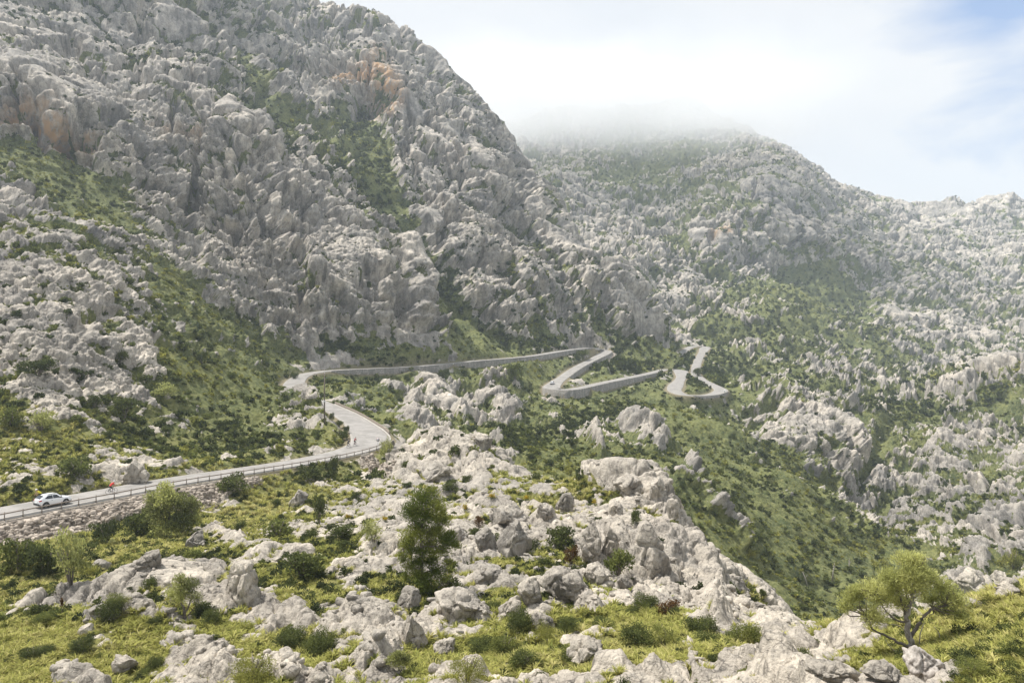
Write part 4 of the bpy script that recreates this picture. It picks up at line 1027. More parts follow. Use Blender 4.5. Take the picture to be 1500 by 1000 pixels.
# its burl: a pale twisted root mass at the foot
def rock_mesh(nm, size, sub, seed, mat, flute=.06, rough=.16, crack=True, top_flat=.0, sx=1.0):
    bm = bmesh.new(); bmesh.ops.create_icosphere(bm, subdivisions=sub, radius=1.0)
    me_ = bpy.data.meshes.new(nm); bm.to_mesh(me_); bm.free()
    V = np.empty(len(me_.vertices) * 3, np.float32); me_.vertices.foreach_get('co', V); V = V.reshape(-1, 3).astype(float)
    n_ = V / np.linalg.norm(V, axis=1)[:, None]
    # blockier than a ball
    V = np.sign(V) * np.abs(V) ** .8
    rs = np.random.default_rng(int(seed) + 50)
    for k__ in range(14):
        a__ = rs.normal(size=3); a__ /= np.linalg.norm(a__); c__ = .5 + .32 * rs.random(); q__ = V @ a__
        V = V - np.outer(np.maximum(0, q__ - c__), a__) * .92
    V = V * np.array(size) * .5
    mx = max(size); s1 = 1.0 / (mx * .55)
    N_ = gn_eval(V, [dict(name='a', type='noise', scale=(s1 * .8,) * 3, detail=2, off=(seed * 3.1, seed, 1)),
                     dict(name='c', type='voronoi', scale=(s1 * 1.5,) * 3, warp=(s1, mx * .3), off=(seed, 2, 3), cell=True),
                     dict(name='ce', type='voronoi', feature='DISTANCE_TO_EDGE', scale=(s1 * 1.5,) * 3, warp=(s1, mx * .3), off=(seed, 2, 3)),
                     dict(name='f', type='noise', scale=(s1 * 8, s1 * 8, s1 * .9), detail=3, rough=.6, off=(seed, 5, 5)),
                     dict(name='g', type='noise', scale=(s1 * 4,) * 3, detail=5, rough=.65, off=(seed, 7, 5))])
    h = (N_['a'] - .5) * .7 + ((N_['c_c'] - .5) * .5 - .5 * np.exp(-(N_['ce'] / .05) ** 2)) * (.5 if crack else .15)
    h = h * mx * rough * 1.6 + (N_['f'] - .5) * mx * flute * (1 - np.abs(n_[:, 2]) ** 3) + (N_['g'] - .5) * mx * .10
    V = V + n_ * h[:, None]
    me_.vertices.foreach_set('co', V.astype(np.float32).ravel())
    me_.materials.append(MAT[mat]); me_.polygons.foreach_set('use_smooth', np.ones(len(me_.polygons), bool)); me_.update()
    return me_
m, nt, bs = new_mat('boulder limestone'); b = NB(nt); p = b.pos()
nt.links.new(rock_colour(b, p), bs.inputs['Base Color']); bs.inputs['Roughness'].default_value = .9; bs.inputs['Specular IOR Level'].default_value = .15
b.bump(bs, b.math('ADD', b.noise(b.scalev(p, (2.4, 2.4, .5)), 1.2, 7, .68), b.math('MULTIPLY', b.noise(p, 7, 4, .7), .3)), 1.0, .45); MAT['boulder'] = m
bu = link(bpy.data.objects.new('root_burl', rock_mesh('root_burl', (1.5, 1.1, 1.25), 5, 41, 'deadwood', .22, .2)), e_)
gb, _, _ = hit(1357, 990, 12); bu.location = Vector(gb) - Vector(g_) + Vector((0, .1, .30)); bu.rotation_euler = (.3, .5, .2)
tree('olive_tree', 270, 906, [(262,858,16,14,0),(276,860,15,14,3),(288,874,11,9,-3),(250,872,12,12,2),(268,872,16,12,-4),(262,846,10,7,0)],
     [('trunk', [(270,912,0),(268,895,0),(264,875,0),(262,858,0)], .11, .03, 'bark'), ('limb', [(269,902,0),(276,885,2),(280,868,2)], .07, .02, 'bark'), ('limb', [(270,906,0),(284,890,-2),(290,876,-3)], .05, .015, 'bark')],
     4200, .2, 'olive', 'little grey-green olive tree with dark thin stems among pale rocks at the left', .2, .8, .6, (.0, .7))
tree('roadside_tree', 250, 790, [(242,716,13,12,0),(225,732,18,15,4),(262,738,22,18,0),(248,730,20,15,-5),(280,742,12,14,4),(232,752,20,16,-4),(266,762,22,14,-6),(248,772,26,12,-8),(285,762,10,10,2),(215,748,10,9,2)],
     [('trunk', [(250,796,0),(248,770,0),(246,745,0),(243,718,0)], .22, .05, 'bark'), ('limb', [(249,775,0),(236,755,3),(226,735,4)], .1, .03, 'bark'), ('limb', [(249,772,0),(262,752,1),(276,742,3)], .1, .03, 'bark')],
     9000, .32, 'olive', 'spreading grey-green tree leaning on the stone bank under the guard rail', .35, .5, .55, (-.1, .7))
tree('olive_tree', 583, 988, [(575,965,13,9,0),(592,966,11,8,2),(583,957,10,7,-2),(584,970,14,8,-3)],
     [('trunk', [(584,992,0),(583,980,0),(581,966,0)], .06, .02, 'bark'), ('limb', [(584,986,0),(590,974,1),(593,966,2)], .04, .015, 'bark')],
     2600, .14, 'olive', 'small bushy olive sapling at the bottom edge left of centre', .22, .6, .6, (.0, .6))
# dead white snags on the gully slope
for (u, v0, v1, du, dmin, lab) in [(1217,850,824,4,120,'leaning bare white dead trunk on the green gully slope, taller of two'),(1238,836,818,1,120,'thin upright bare dead trunk right of the leaning white one'),(1186,858,838,-6,120,'fallen bare white trunk lying down the green gully slope')]:
    g, _, _ = hit(u, v0, dmin); k2 = g[1] / F
    e2 = tag(empty('dead_tree', g), lab, 'dead tree')
    h_ = (v0 - v1) * k2
    tube_obj('trunk', [(0, 0, -.5), (du * k2 * .4, 0, h_ * .5), (du * k2, .2, h_)], [.22, .15, .04], MAT['deadwood'], e2)
    tube_obj('branch', [(du * k2 * .4, 0, h_ * .55), (du * k2 * .4 + .7, .2, h_ * .8)], [.07, .02], MAT['deadwood'], e2)
g, _, _ = hit(90, 905, 12); k2 = g[1] / F
e2 = tag(empty('dry_flower_stalk', g), 'dry brown flower stalk rising from the grass in front of the pale slab', 'plant')
tube_obj('stem', [(0, 0, -.1), (.02, 0, 32 * k2)], [.02, .012], MAT['bark'], e2)
V, Fc, tn = leaves(160, [(0, 0, 22 * k2, .11, .11, 9 * k2)], .11, .5, .6, .5, (0, .4))
link(bpy.data.objects.new('seed_head', np_mesh('seed_head', V, Fc, [RED[0].materials[0]], smooth=False, attrs=dict(tone=tn))), e2)

# ------------------------------------------------------------------ boulders lying on the slope
BOULD = [  # u, base v, w, h, tilt, label
 (351,884,58,70,.05,'upright dark fluted boulder standing in the green at the left centre'),
 (436,742,34,34,.35,'tilted layered boulder below the guard rail, left of the pine'),
 (745,910,42,44,0,'egg-shaped fluted boulder right of the shaded slab under the pine'),
 (779,886,46,46,-.1,'rounded boulder behind the egg-shaped one'),
 (718,853,54,32,.1,'low rounded grey boulder on the grass right of the pine foot'),
 (830,876,88,46,.25,'long sloping smooth boulder in the middle of the near ground'),
 (792,925,50,32,.2,'low pale boulder in front of the egg-shaped fluted one'),
 (872,853,52,36,.1,'rounded grooved boulder below the fresh green shrub'),
 (868,824,40,66,-.1,'left of the twin grey boulders, tall and cleft'),
 (893,822,40,60,.1,'right of the twin grey boulders, leaning on its neighbour'),
 (955,846,72,78,.05,'largest fluted boulder, a steep block with an ochre overhang'),
 (902,758,22,26,.1,'small pointed boulder on the crest of the spur'),
 (830,748,34,32,.1,'grooved round boulder at the end of the green strip'),
 (925,720,54,34,.2,'broad flat-topped boulder on the highest point of the spur'),
 (962,734,34,40,-.2,'steep angular boulder on the spur beside the flat-topped one'),
 (983,760,24,32,0,'boulder hanging over the gully at the spur edge'),
 (914,862,30,20,.1,'small angular white boulder below the largest fluted one'),
 (742,768,88,34,.12,'long fluted ledge block right of the pine top'),
 (803,762,40,30,.2,'block at the right end of the long fluted ledge'),
 (755,814,62,58,.1,'big square grooved block below the fluted ledge'),
 (710,802,44,40,.2,'rounded block left of the big square grooved one'),
 (668,792,40,30,.3,'smooth rock hump touching the right side of the pine crown'),
 (643,706,52,32,.25,'grooved hump high on the rock ribs behind the pine'),
 (706,660,38,30,.1,'block at the upper right corner of the rock ribs by the gully'),
 (1434,872,54,44,.1,'layered square boulder on the lip at the right'),
 (1470,852,26,18,0,'small stone beside the layered square boulder on the right lip'),
 (175,990,46,42,.1,'pale pitted boulder in the yellow grass at the bottom left'),
 (148,836,28,20,.1,'rounded boulder at the upper end of the long pale slab'),
 (218,834,36,38,.6,'slab leaning steeply below the spreading roadside tree'),
 (282,806,40,34,.3,'layered dark boulder at the foot of the spreading roadside tree'),
 (676,912,98,54,.15,'wide dark slab in the shade at the foot of the pine'),
 (600,893,40,34,.2,'smooth boulder on the left of the pine foot'),
 (604,952,52,60,.1,'cracked block pile in the pale rocks below the pine'),
 (647,964,42,36,.3,'tilted dark-sided block right of the cracked pile'),
 (855,974,70,44,.1,'broken pale boulder in the grass at the bottom centre'),
 (190,712,50,44,.0,'dark rock face on the uphill verge above the red cyclist'),
 (1310,998,66,26,.1,'low pale rock under the gnarled olive at the bottom right'),
 (1240,1004,80,30,.1,'broad pale rock at the bottom edge left of the olive'),
 (120,935,30,24,.1,'small grey boulder between grass and the pale ledge at the left'),
 (570,656,20,14,0,'grey stone at the outer end of the guard rail bend'),
]
for i, (u, vb, w_, h_, tl, lab) in enumerate(BOULD):
    g, _, _ = hit(u, min(vb, 999), 12); k2 = g[1] / F
    sz = (w_ * k2 * 1.0, w_ * k2 * .85, h_ * k2 * 1.25)
    o = link(bpy.data.objects.new('boulder', rock_mesh('boulder', sz, 5 if w_ > 24 else 4, i + 1, 'boulder', .10, .14)))
    o.location = (g[0], g[1] + sz[1] * .25, g[2] + h_ * k2 * .24); o.rotation_euler = (0, tl, rng.normal() * .15)
    tag(o, lab, 'boulder', 'boulders in the near ground')

# ------------------------------------------------------------------ loose stones of the bank, grass, scrub: uncountable
def scatter_merge(name, protos, idxs, scl, rots, pts, mat, tones=None, mats=None, vert_tone=True):
    """one mesh out of many placed copies of small prototype meshes (V, F[, tone])"""
    Vs, Fs, Ts, o_ = [], [], [], 0
    for pi, pr in enumerate(protos):
        sel = np.where(idxs == pi)[0]
        if not len(sel): continue
        V, Fc = pr[0], pr[1]; n_, m_ = len(V), len(sel)
        cs_, sn_ = np.cos(rots[sel])[:, None], np.sin(rots[sel])[:, None]
        sx_ = scl[sel]
        x_ = V[None, :, 0] * sx_[:, :1]; y_ = V[None, :, 1] * sx_[:, :1]; z_ = V[None, :, 2] * sx_[:, 1:2]
        W_ = np.stack([x_ * cs_ - y_ * sn_, x_ * sn_ + y_ * cs_, z_], -1) + pts[sel][:, None]
        Vs.append(W_.reshape(-1, 3)); Fs.append((Fc[None] + (np.arange(m_) * n_)[:, None, None] + o_).reshape(-1, Fc.shape[1])); o_ += n_ * m_
        tt_ = (pr[2][None] if len(pr) > 2 else np.zeros((1, n_))) + (tones[sel][:, None] if tones is not None else 0)
        Ts.append(np.broadcast_to(tt_, (m_, n_)).reshape(-1))
    me_ = np_mesh(name, np.concatenate(Vs), np.concatenate(Fs), [mat], smooth=False, attrs=dict(tone=np.concatenate(Ts)))
    return tag(link(bpy.data.objects.new(name, me_)), kind='stuff')

flatP = P.reshape(-1, 3); flatN = NRM.reshape(-1, 3)
inview = ((np.abs(Sp) < .92) & (Tp < .53) & (Tp > -.85) & (Tp >= cmax - .07)).ravel()
offroad = (rdist.ravel() > hw.ravel() + 1.3)
vegf = (1 - rock).ravel(); Df = P[..., 1].ravel(); scf = (SCREE * sstep(0, 2, rdist - hw)).ravel()
relf = rel.ravel(); slf = (1 - NRM[..., 2]).ravel()
patch = nz['patchS'].ravel(); patchL_ = nz['patchL'].ravel(); big_ = nz['big'].ravel()
dens = 1 / (DETAIL ** 2)
def pick(weight, n):
    w_ = np.where(inview & offroad, weight, 0).astype(np.float64); w_ /= w_.sum()
    c_ = np.cumsum(w_); return np.unique(np.searchsorted(c_, rng.random(n)).clip(0, len(w_) - 1))
m, nt, bs = new_mat('bank stone'); b = NB(nt); p = b.pos()
rr = b.n('ShaderNodeNewGeometry').outputs['Random Per Island']
c = b.mix(rr, (.14, .115, .09), (.43, .365, .295)); c = b.mix(b.ramp(b.noise(p, 4, 5, .7), .5, .75, 0, .6), c, (.16, .14, .12)); nt.links.new(c, bs.inputs['Base Color']); bs.inputs['Roughness'].default_value = .9; MAT['bank'] = m
# stones
rprot = []
for i in range(7):
    bm = bmesh.new(); bmesh.ops.create_icosphere(bm, subdivisions=2, radius=.5)
    V = np.array([v.co[:] for v in bm.verts]); Fc = np.array([[v.index for v in f.verts] for f in bm.faces]); bm.free()
    V = np.sign(V) * np.abs(V * 2) ** .6 * .5
    for k_ in range(5):
        a_ = rng.normal(size=3); a_ /= np.linalg.norm(a_); c_ = .22 + .2 * rng.random(); q_ = V @ a_; V = V - np.outer(np.maximum(0, q_ - c_), a_)
    V = V * (1, .6 + .4 * rng.random(), .5 + .4 * rng.random()) ; rprot.append((V, Fc))
ii = pick(scf * (scf > .3) / Df ** 0, 7000)
n_ = len(ii); s_ = (.18 + .8 * rng.random(n_) ** 3)[:, None] * np.array([[1, 1]])
scatter_merge('rubble', rprot, rng.integers(0, 7, n_), s_, rng.random(n_) * 6.28, flatP[ii] + [0, 0, .04], MAT['bank'])
ii = pick((rock.ravel() > .3) * (Df < 130) * (scf < .2) * (patch > .47) / Df, 2600)
n_ = len(ii); s_ = (.2 + .9 * rng.random(n_) ** 3)[:, None] * np.array([[1, .8]])
scatter_merge('loose_stones', rprot, rng.integers(0, 7, n_), s_, rng.random(n_) * 6.28, flatP[ii] + [0, 0, .02], MAT['boulder'])
# grass tufts: arching blades
def tuft(nb, h, sp_):
    a_ = rng.random(nb) * 6.28; l_ = h * (.6 + .5 * rng.random(nb)); q_ = sp_ * (.3 + .8 * rng.random(nb)); wd = .018 + .012 * rng.random(nb)
    dx, dy = np.cos(a_), np.sin(a_); bx, by = dx * .08 * rng.random(nb), dy * .08 * rng.random(nb)
    base = np.stack([bx, by, np.zeros(nb)], 1); mid_ = base + np.stack([dx * q_ * .4, dy * q_ * .4, l_ * .75], 1); tip = base + np.stack([dx * q_, dy * q_, l_ * (.85 + .15 * rng.random(nb))], 1)
    sd = np.stack([-dy, dx, np.zeros(nb)], 1) * wd[:, None]
    V = np.stack([base - sd, base + sd, mid_ + sd * .9, mid_ - sd * .9, tip - sd * .2, tip + sd * .2], 1).reshape(-1, 3)
    o_ = (np.arange(nb) * 6)[:, None]; Fc = np.concatenate([o_ + [0, 1, 2, 3], o_ + [3, 2, 5, 4]])
    return V, Fc, np.repeat(rng.random(nb) * .5, 6)
tp = [tuft(26, .42, .38) for i in range(6)]
ii = pick((vegf > .5) * (Df < 120) * np.clip((patch - .42) * 6, .12, 1) * (Df < 60) + (vegf > .5) * (Df >= 60) * (Df < 120) * .3, 36000)
n_ = len(ii); s_ = (.55 + .8 * rng.random(n_))[:, None] * np.array([[1.15, 1]]) * (.5 + .5 * sstep(15, 45, Df[ii]) + .5 * sstep(50, 110, Df[ii]))[:, None]
scatter_merge('grass', tp, rng.integers(0, 6, n_), s_, rng.random(n_) * 6.28, flatP[ii] - [0, 0, .04], MAT['drygrass'], tones=(patchL_[ii] - .5) * 1.6 + .25 + rng.normal(size=n_) * .15)
# heath and scrub
def bproto(n, w, h, k, size, tone, upb=.4, ratio=.65):
    V, Fc, tn = leaves(n, bush_lumps(w, h, k), size, ratio, upb, .4, (tone[0], tone[1])); return (V, Fc, tn)
near_p = [bproto(220, 1, .6, 7, .14, (-.15, .15)) for i in range(6)]
mid_p = [bproto(80, 1, .65, 6, .26, (-.15, .15)) for i in range(6)]
far_p = [bproto(30, 1, .7, 4, .42, (-.15, .15)) for i in range(6)]
kindn = np.clip((patchL_ - .5) * 2.2 + (big_ - .5) * 1.5 + .45, 0, 1)            # light heath in some places, dark shrubs in others
def scrub(name, protos, mask, n, smin, smax, pw, tbias, sg=.25):
    ii = pick(mask, n); n_ = len(ii)
    u_ = rng.random(n_) ** pw; s0 = smin + (smax - smin) * u_
    tb_ = tbias + .22 * (1 - sstep(120, 260, Df[ii])) * (Df[ii] > 119) - .6 * (rock.ravel()[ii] > .5) - .35 * bsh[ii]
    tn = np.clip(kindn[ii] + rng.normal(size=n_) * sg - .5 * u_ + tb_, 0, 1)
    s_ = np.stack([s0, s0 * (.75 + .5 * rng.random(n_))], 1)
    scatter_merge(name, protos, rng.integers(0, len(protos), n_), s_, rng.random(n_) * 6.28, flatP[ii] - flatN[ii] * 0 - np.stack([0 * s0, 0 * s0, s0 * .12], 1), MAT['leaf'], tones=tn)
crev = np.clip(.1 - relf, 0, 1); bsh = BUSHY.ravel()
fine_p = [bproto(620, 1, .6, 9, .065, (-.15, .15)) for i in range(5)]
scrub('low_heath', fine_p, (Df < 48) * (Df > 9) * (scf < .3) * ((vegf > .5) * np.clip((patch - .3) * 3, .15, 1) + .06 * crev * (vegf <= .5)), 4200, .25, 1.0, 2.2, .2, .36)
scrub('heath', near_p, (Df < 140) * (Df >= 48) * (scf < .3) * ((vegf > .5) * np.clip((patch - .3) * 3, .15, 1) + .06 * crev * (vegf <= .5)) / 1, 4600, .35, 1.5, 2.2, .12)
scrub('scrub', mid_p, (Df >= 120) * (Df < 420) * (.45 + .55 * sstep(140, 260, Df)) * ((vegf > .5) * np.clip((patch - .25) * 3, .2, 1) + .5 * crev) * (1 + 5 * bsh), 29000, .6, 3.0, 2.8, .14)
scrub('distant_scrub', far_p, (Df >= 400) * ((vegf > .5) * 1.0 + .75 * crev + .04) * (1 + 4 * bsh), 33000, 1.2, 5.2, 2.2, .0)

# ---- single shrubs one can tell apart: the largest beside those placed by hand
marks = [(621,800,'the pine'),(351,850,'the upright fluted boulder'),(955,806,'the largest fluted boulder'),(74,738,'the white car'),(540,645,'the road bend'),(1315,900,'the gnarled olive'),(830,850,'the long sloping boulder'),(430,565,'the tight upper bend'),(840,575,'the tall hairpin wall'),(1020,575,'the farthest round bend'),(925,705,'the flat-topped boulder on the spur'),(700,560,'the far retaining wall'),(250,750,'the spreading roadside tree'),(1120,800,'the dead white trunks'),(1435,850,'the layered boulder on the right lip'),(270,870,'the little olive tree'),(170,600,'the lone hillside shrub')]
ii = pick((vegf > .5) * (np.abs(Sp.ravel()) < .74) * (Tp.ravel() > -.5) * (Tp.ravel() >= cmax.ravel() - .012) * (Df > 33) * (Df < 330) * np.where(Df < 140, 1.0, .8) * (slf < .5), 330)
rng.shuffle(ii)
used = {}
cnt = 0
for q_ in ii:
    if cnt >= 190: break
    x_, y_, z_ = flatP[q_]; u = x_ / y_ * F + U0; v = V0 - z_ / y_ * F
    if not (8 < u < 1492 and v < 990): continue
    rr_ = math.hypot(x_, y_)
    w_ = (.9 + 1.5 * rng.random()) * (1 if y_ < 140 else 1.5); tone_k = kindn[q_] + rng.normal() * .2
    kd, word = ((DARK, 'dark green') if tone_k < .55 else (MID, 'mid green') if tone_k < .8 else (LITE, 'yellow-green'))
    kd = FINE[id(kd)] if y_ < 48 else kd
    me_ = kd[int(rng.integers(len(kd)))]
    hh_ = w_ * (.75 + .45 * rng.random())
    dd = [math.hypot(u - a_, (v - b_) * 1.3) for (a_, b_, _) in marks]; j = int(np.argmin(dd)); a_, b_, nm_ = marks[j]
    dirw = ('left of' if u < a_ else 'right of') if abs(u - a_) > abs(v - b_) * 1.2 else ('on the slope above' if v < b_ else 'on the slope below')
    far_ = 'close ' if dd[j] < 60 else 'some way ' if dd[j] < 150 else 'far '
    szw = 'small' if w_ * F / y_ < 12 else 'broad' if w_ * F / y_ > 26 else 'medium'
    nm_ = nm_.replace('on the right lip', 'at right').replace('on the spur', '') .strip()
    lab = f"{szw} {word} shrub growing {far_}{dirw} {nm_}"
    used[lab] = used.get(lab, 0) + 1
    o = link(bpy.data.objects.new('shrub', me_)); o.location = (x_, y_, z_ - .06 * hh_); o.rotation_euler.z = rng.random() * 6.28
    o.scale = (w_, w_, hh_)
    tag(o, lab, 'shrub', 'shrubs on the slopes'); cnt += 1
# ------------------------------------------------------------------ vehicles and riders
MAT['carwhite'] = plain('white car paint', (.80, .80, .80), .25, 0, .5, .6, .03)
MAT['carblack'] = plain('black trim', (.02, .02, .022), .5)
MAT['glass'] = plain('dark car glass', (.018, .022, .028), .06, 0, .6, 0, .1)
MAT['tyre'] = plain('tyre rubber', (.02, .02, .02), .85)
MAT['alloy'] = plain('alloy rim', (.35, .35, .36), .35, .7)
MAT['taillight'] = plain('red lamp glass', (.45, .012, .012), .2)
MAT['headlight'] = plain('clear lamp glass', (.55, .58, .6), .1)
def obj(name, V, Fc, mat, parent, smooth=True):
    return link(bpy.data.objects.new(name, clean_quads(np.array(V, float), np.array(Fc), name, [mat] if not isinstance(mat, list) else mat, smooth)), parent)
def interp(t, xs, ys): return float(np.interp(t, xs, ys))
X_ = [-2.18, -2.10, -1.75, -1.2, -.5, .2, .75, 1.25, 1.75, 2.05, 2.18]
TOP = [.98, 1.12, 1.36, 1.52, 1.56, 1.52, 1.20, 1.02, .93, .82, .70]
BELT = [.92, .98, 1.06, 1.02, .99, .97, .98, .96, .90, .80, .68]
HW = [.70, .80, .87, .90, .90, .90, .90, .89, .86, .78, .62]
RW_ = [.55, .60, .58, .60, .62, .62, .66, .70, .68, .60, .48]
LOW = [.42, .33, .24, .22, .22, .22, .22, .22, .24, .28, .36]
def car_section(x):
    t, bl, hw_, rw, lo = (interp(x, X_, a_) for a_ in (TOP, BELT, HW, RW_, LOW))
    bl = min(bl, t - .02)
    return [(0, lo), (hw_ * .9, lo), (hw_, lo + .16), (hw_ * 1.0, bl - .22), (hw_ * .965, bl), (rw + (hw_ - rw) * .12, t - .09), (rw * .86, t - .015), (0, t)]
def make_car(label, cat='car', group=None):
    e = empty('parked_car' if False else 'car', (0, 0, 0)); tag(e, label, cat, group)
    xs = np.linspace(-2.18, 2.18, 45); V, Fc = [], []
    for x in xs:
        h = car_section(x)
        ring = [(x, y, z_) for (y, z_) in h] + [(x, -y, z_) for (y, z_) in h[-2:0:-1]]
        # wheel arches: pull the flank up over the wheels
        V += ring
    m_ = 14
    for i in range(len(xs) - 1):
        for j in range(m_): Fc.append((i * m_ + j, (i + 1) * m_ + j, (i + 1) * m_ + (j + 1) % m_, i * m_ + (j + 1) % m_))
    for s_ in (0, (len(xs) - 1) * m_):
        for j in range(1, 7): Fc.append((s_ + j, s_ + j + 1 if j < 6 else s_ + 7, s_ + 14 - j if 14 - j < 14 else s_, s_ + (15 - j) % 14))
    obj('body', V, Fc, MAT['carwhite'], e)
    def side_pt(x, f, s_, out=.012):
        """point on the window band: f = 0 belt, 1 under the roof"""
        h = car_section(x); a_, c_ = h[4], h[5]
        return (x, s_ * (a_[0] + (c_[0] - a_[0]) * f + out), a_[1] + (c_[1] - a_[1]) * f + out * .3)
    for s_ in (-1, 1):
        for (x0, x1, c0, c1) in ((-1.45, -.42, .25, .0), (-.36, .62, .0, .75)):
            n_ = 10; V, Fc = [], []
            for i in range(n_ + 1):
                x = x0 + (x1 - x0) * i / n_
                topf = .93
                if x < -1.0: topf = .93 - (-1.0 - x) / .45 * .55
                if x > .15: topf = .93 - (x - .15) / .47 * .55
                V += [side_pt(x, .08 + (max(0, -1.1 - x) * .6), s_), side_pt(x, topf, s_)]
            Fc = [(2 * i, 2 * i + 2, 2 * i + 3, 2 * i + 1) for i in range(n_)]
            obj('side_window', V, Fc, MAT['glass'], e)
    def top_strip(x0, x1, w_, out, nm, mat, n_=6):
        V, Fc = [], []
        for i in range(n_ + 1):
            x = x0 + (x1 - x0) * i / n_; t = interp(x, X_, TOP) + out; rw = interp(x, X_, RW_) * w_
            V += [(x, -rw, t - .012), (x, 0, t), (x, rw, t - .012)]
        Fc = [(3 * i + j, 3 * i + 3 + j, 3 * i + 4 + j, 3 * i + 1 + j) for i in range(n_) for j in (0, 1)]
        obj(nm, V, Fc, mat, e)
    top_strip(.28, .92, .9, .014, 'windscreen', MAT['glass']); top_strip(-2.06, -1.5, .95, .02, 'rear_window', MAT['glass'])
    for s_ in (-1, 1):      # lower cladding along sill and arches
        V, Fc = [], []
        for i, x in enumerate(np.linspace(-2.14, 2.1, 40)):
            h = car_section(x); hw_ = h[2][0]; dz = 0
            for wx in (-1.32, 1.32):
                q_ = abs(x - wx)
                if q_ < .46: dz = max(dz, math.sqrt(.46 ** 2 - q_ * q_) * .92)
            V += [(x, s_ * (hw_ + .012), h[0][1] - .01), (x, s_ * (hw_ + .018), max(h[0][1] + .14, .34 + dz))]
        Fc = [(2 * i, 2 * i + 2, 2 * i + 3, 2 * i + 1) for i in range(39)]
        obj('cladding', V, Fc, MAT['carblack'], e)
        for wx in (-1.32, 1.32):
            w_ = link(bpy.data.objects.new('wheel', None), e); w_.empty_display_size = .2; w_.location = (wx, s_ * .80, .34)
            prof = [(.22, -.11), (.31, -.12), (.34, -.08), (.34, .08), (.31, .12), (.22, .11)]
            V, Fc = [], []
            for a_ in range(22):
                t = a_ / 22 * 6.283
                V += [(r__ * math.cos(t), y, r__ * math.sin(t)) for (r__, y) in prof]
            for a_ in range(22):
                for j in range(5): Fc.append((a_ * 6 + j, a_ * 6 + j + 1, ((a_ + 1) % 22) * 6 + j + 1, ((a_ + 1) % 22) * 6 + j))
            obj('tyre', V, Fc, MAT['tyre'], w_)
            V, Fc = [(0, s_ * .10, 0)], []
            for a_ in range(20):
                t = a_ / 20 * 6.283; r__ = .225 if a_ % 4 < 2 else .215
                V.append((r__ * math.cos(t), s_ * (.125 if a_ % 4 < 2 else .09), r__ * math.sin(t)))
            for a_ in range(20): Fc.append((0, 1 + a_, 1 + (a_ + 1) % 20, 0))
            obj('rim', V, Fc, MAT['alloy'], w_, False)
        # lamps, mirror
        V = [(-2.13, s_ * .30, .98), (-2.13, s_ * .80, 1.00), (-1.86, s_ * .875, 1.02), (-1.86, s_ * .88, .90), (-2.14, s_ * .81, .86), (-2.17, s_ * .30, .90)]
        V = [(x - .02, y * 1.02, z_) for (x, y, z_) in V]
        me_ = bpy.data.meshes.new('taillight'); me_.from_pydata(V, [], [(0, 1, 4, 5), (1, 2, 3, 4)]); me_.materials.append(MAT['taillight']); link(bpy.data.objects.new('taillight', me_), e)
        V = [(2.10, s_ * .38, .80), (1.72, s_ * .82, .90), (1.70, s_ * .875, .80), (2.10, s_ * .66, .70)]
        V = [(x + .02, y * 1.02, z_ + .015) for (x, y, z_) in V]
        me_ = bpy.data.meshes.new('headlight'); me_.from_pydata(V, [], [(0, 1, 2, 3)]); me_.materials.append(MAT['headlight']); link(bpy.data.objects.new('headlight', me_), e)
        bv = box_v(.52, .72, s_ * .90 if s_ > 0 else -1.06, 1.06 if s_ > 0 else -.90, 1.0, 1.13)
        obj('wing_mirror', bv, BOXF, MAT['carblack'], e, False)
        obj('door_handle', box_v(-.62, -.44, s_ * .90 - .02, s_ * .90 + .03, .80, .83), BOXF, MAT['carblack'], e, False)
    obj('rear_bumper', box_v(-2.22, -2.06, -.74, .74, .34, .58), BOXF, MAT['carblack'], e, False)
    obj('front_bumper', box_v(2.08, 2.21, -.62, .62, .32, .52), BOXF, MAT['carblack'], e, False)
    obj('number_plate', box_v(-2.235, -2.19, -.26, .26, .62, .73), BOXF, MAT['paintwhite'], e, False)
    for s_ in (-1, 1): obj('roof_rail', box_v(-1.1, .1, s_ * .56 - .02, s_ * .56 + .02, 1.535, 1.585), BOXF, MAT['carblack'], e, False)
    return e
def on_road(o, u, v, d, off, rev=False):
    k_ = road_index(u, v, d)
    o.location = (RC[k_, 0] + nrm[k_, 0] * off, RC[k_, 1] + nrm[k_, 1] * off, RC[k_, 2] + .065)
    o.rotation_euler.z = math.atan2(tan[k_, 1], tan[k_, 0]) + (math.pi if rev else 0)
    g_ = (RC[min(k_ + 2, len(RC) - 1), 2] - RC[max(k_ - 2, 0), 2]) / 4
    o.rotation_euler.y = math.atan(g_) * (1 if rev else -1)
    return k_
def copy_tree(o, parent=None):
    c = o.copy(); COL.objects.link(c); c.parent = parent
    for ch in list(o.children): copy_tree(ch, c)
    return c
car = make_car('white crossover car with black lower trim driving beside the brown guard rail')
on_road(car, 72, 737, 88.5, 1.55)
car.scale = (.88, .93, 1.04)
car2 = copy_tree(car); on_road(car2, 811, 562, 342, .9, True)
car2['label'] = 'tiny white car coming round the lower far hairpin above the pale wall'

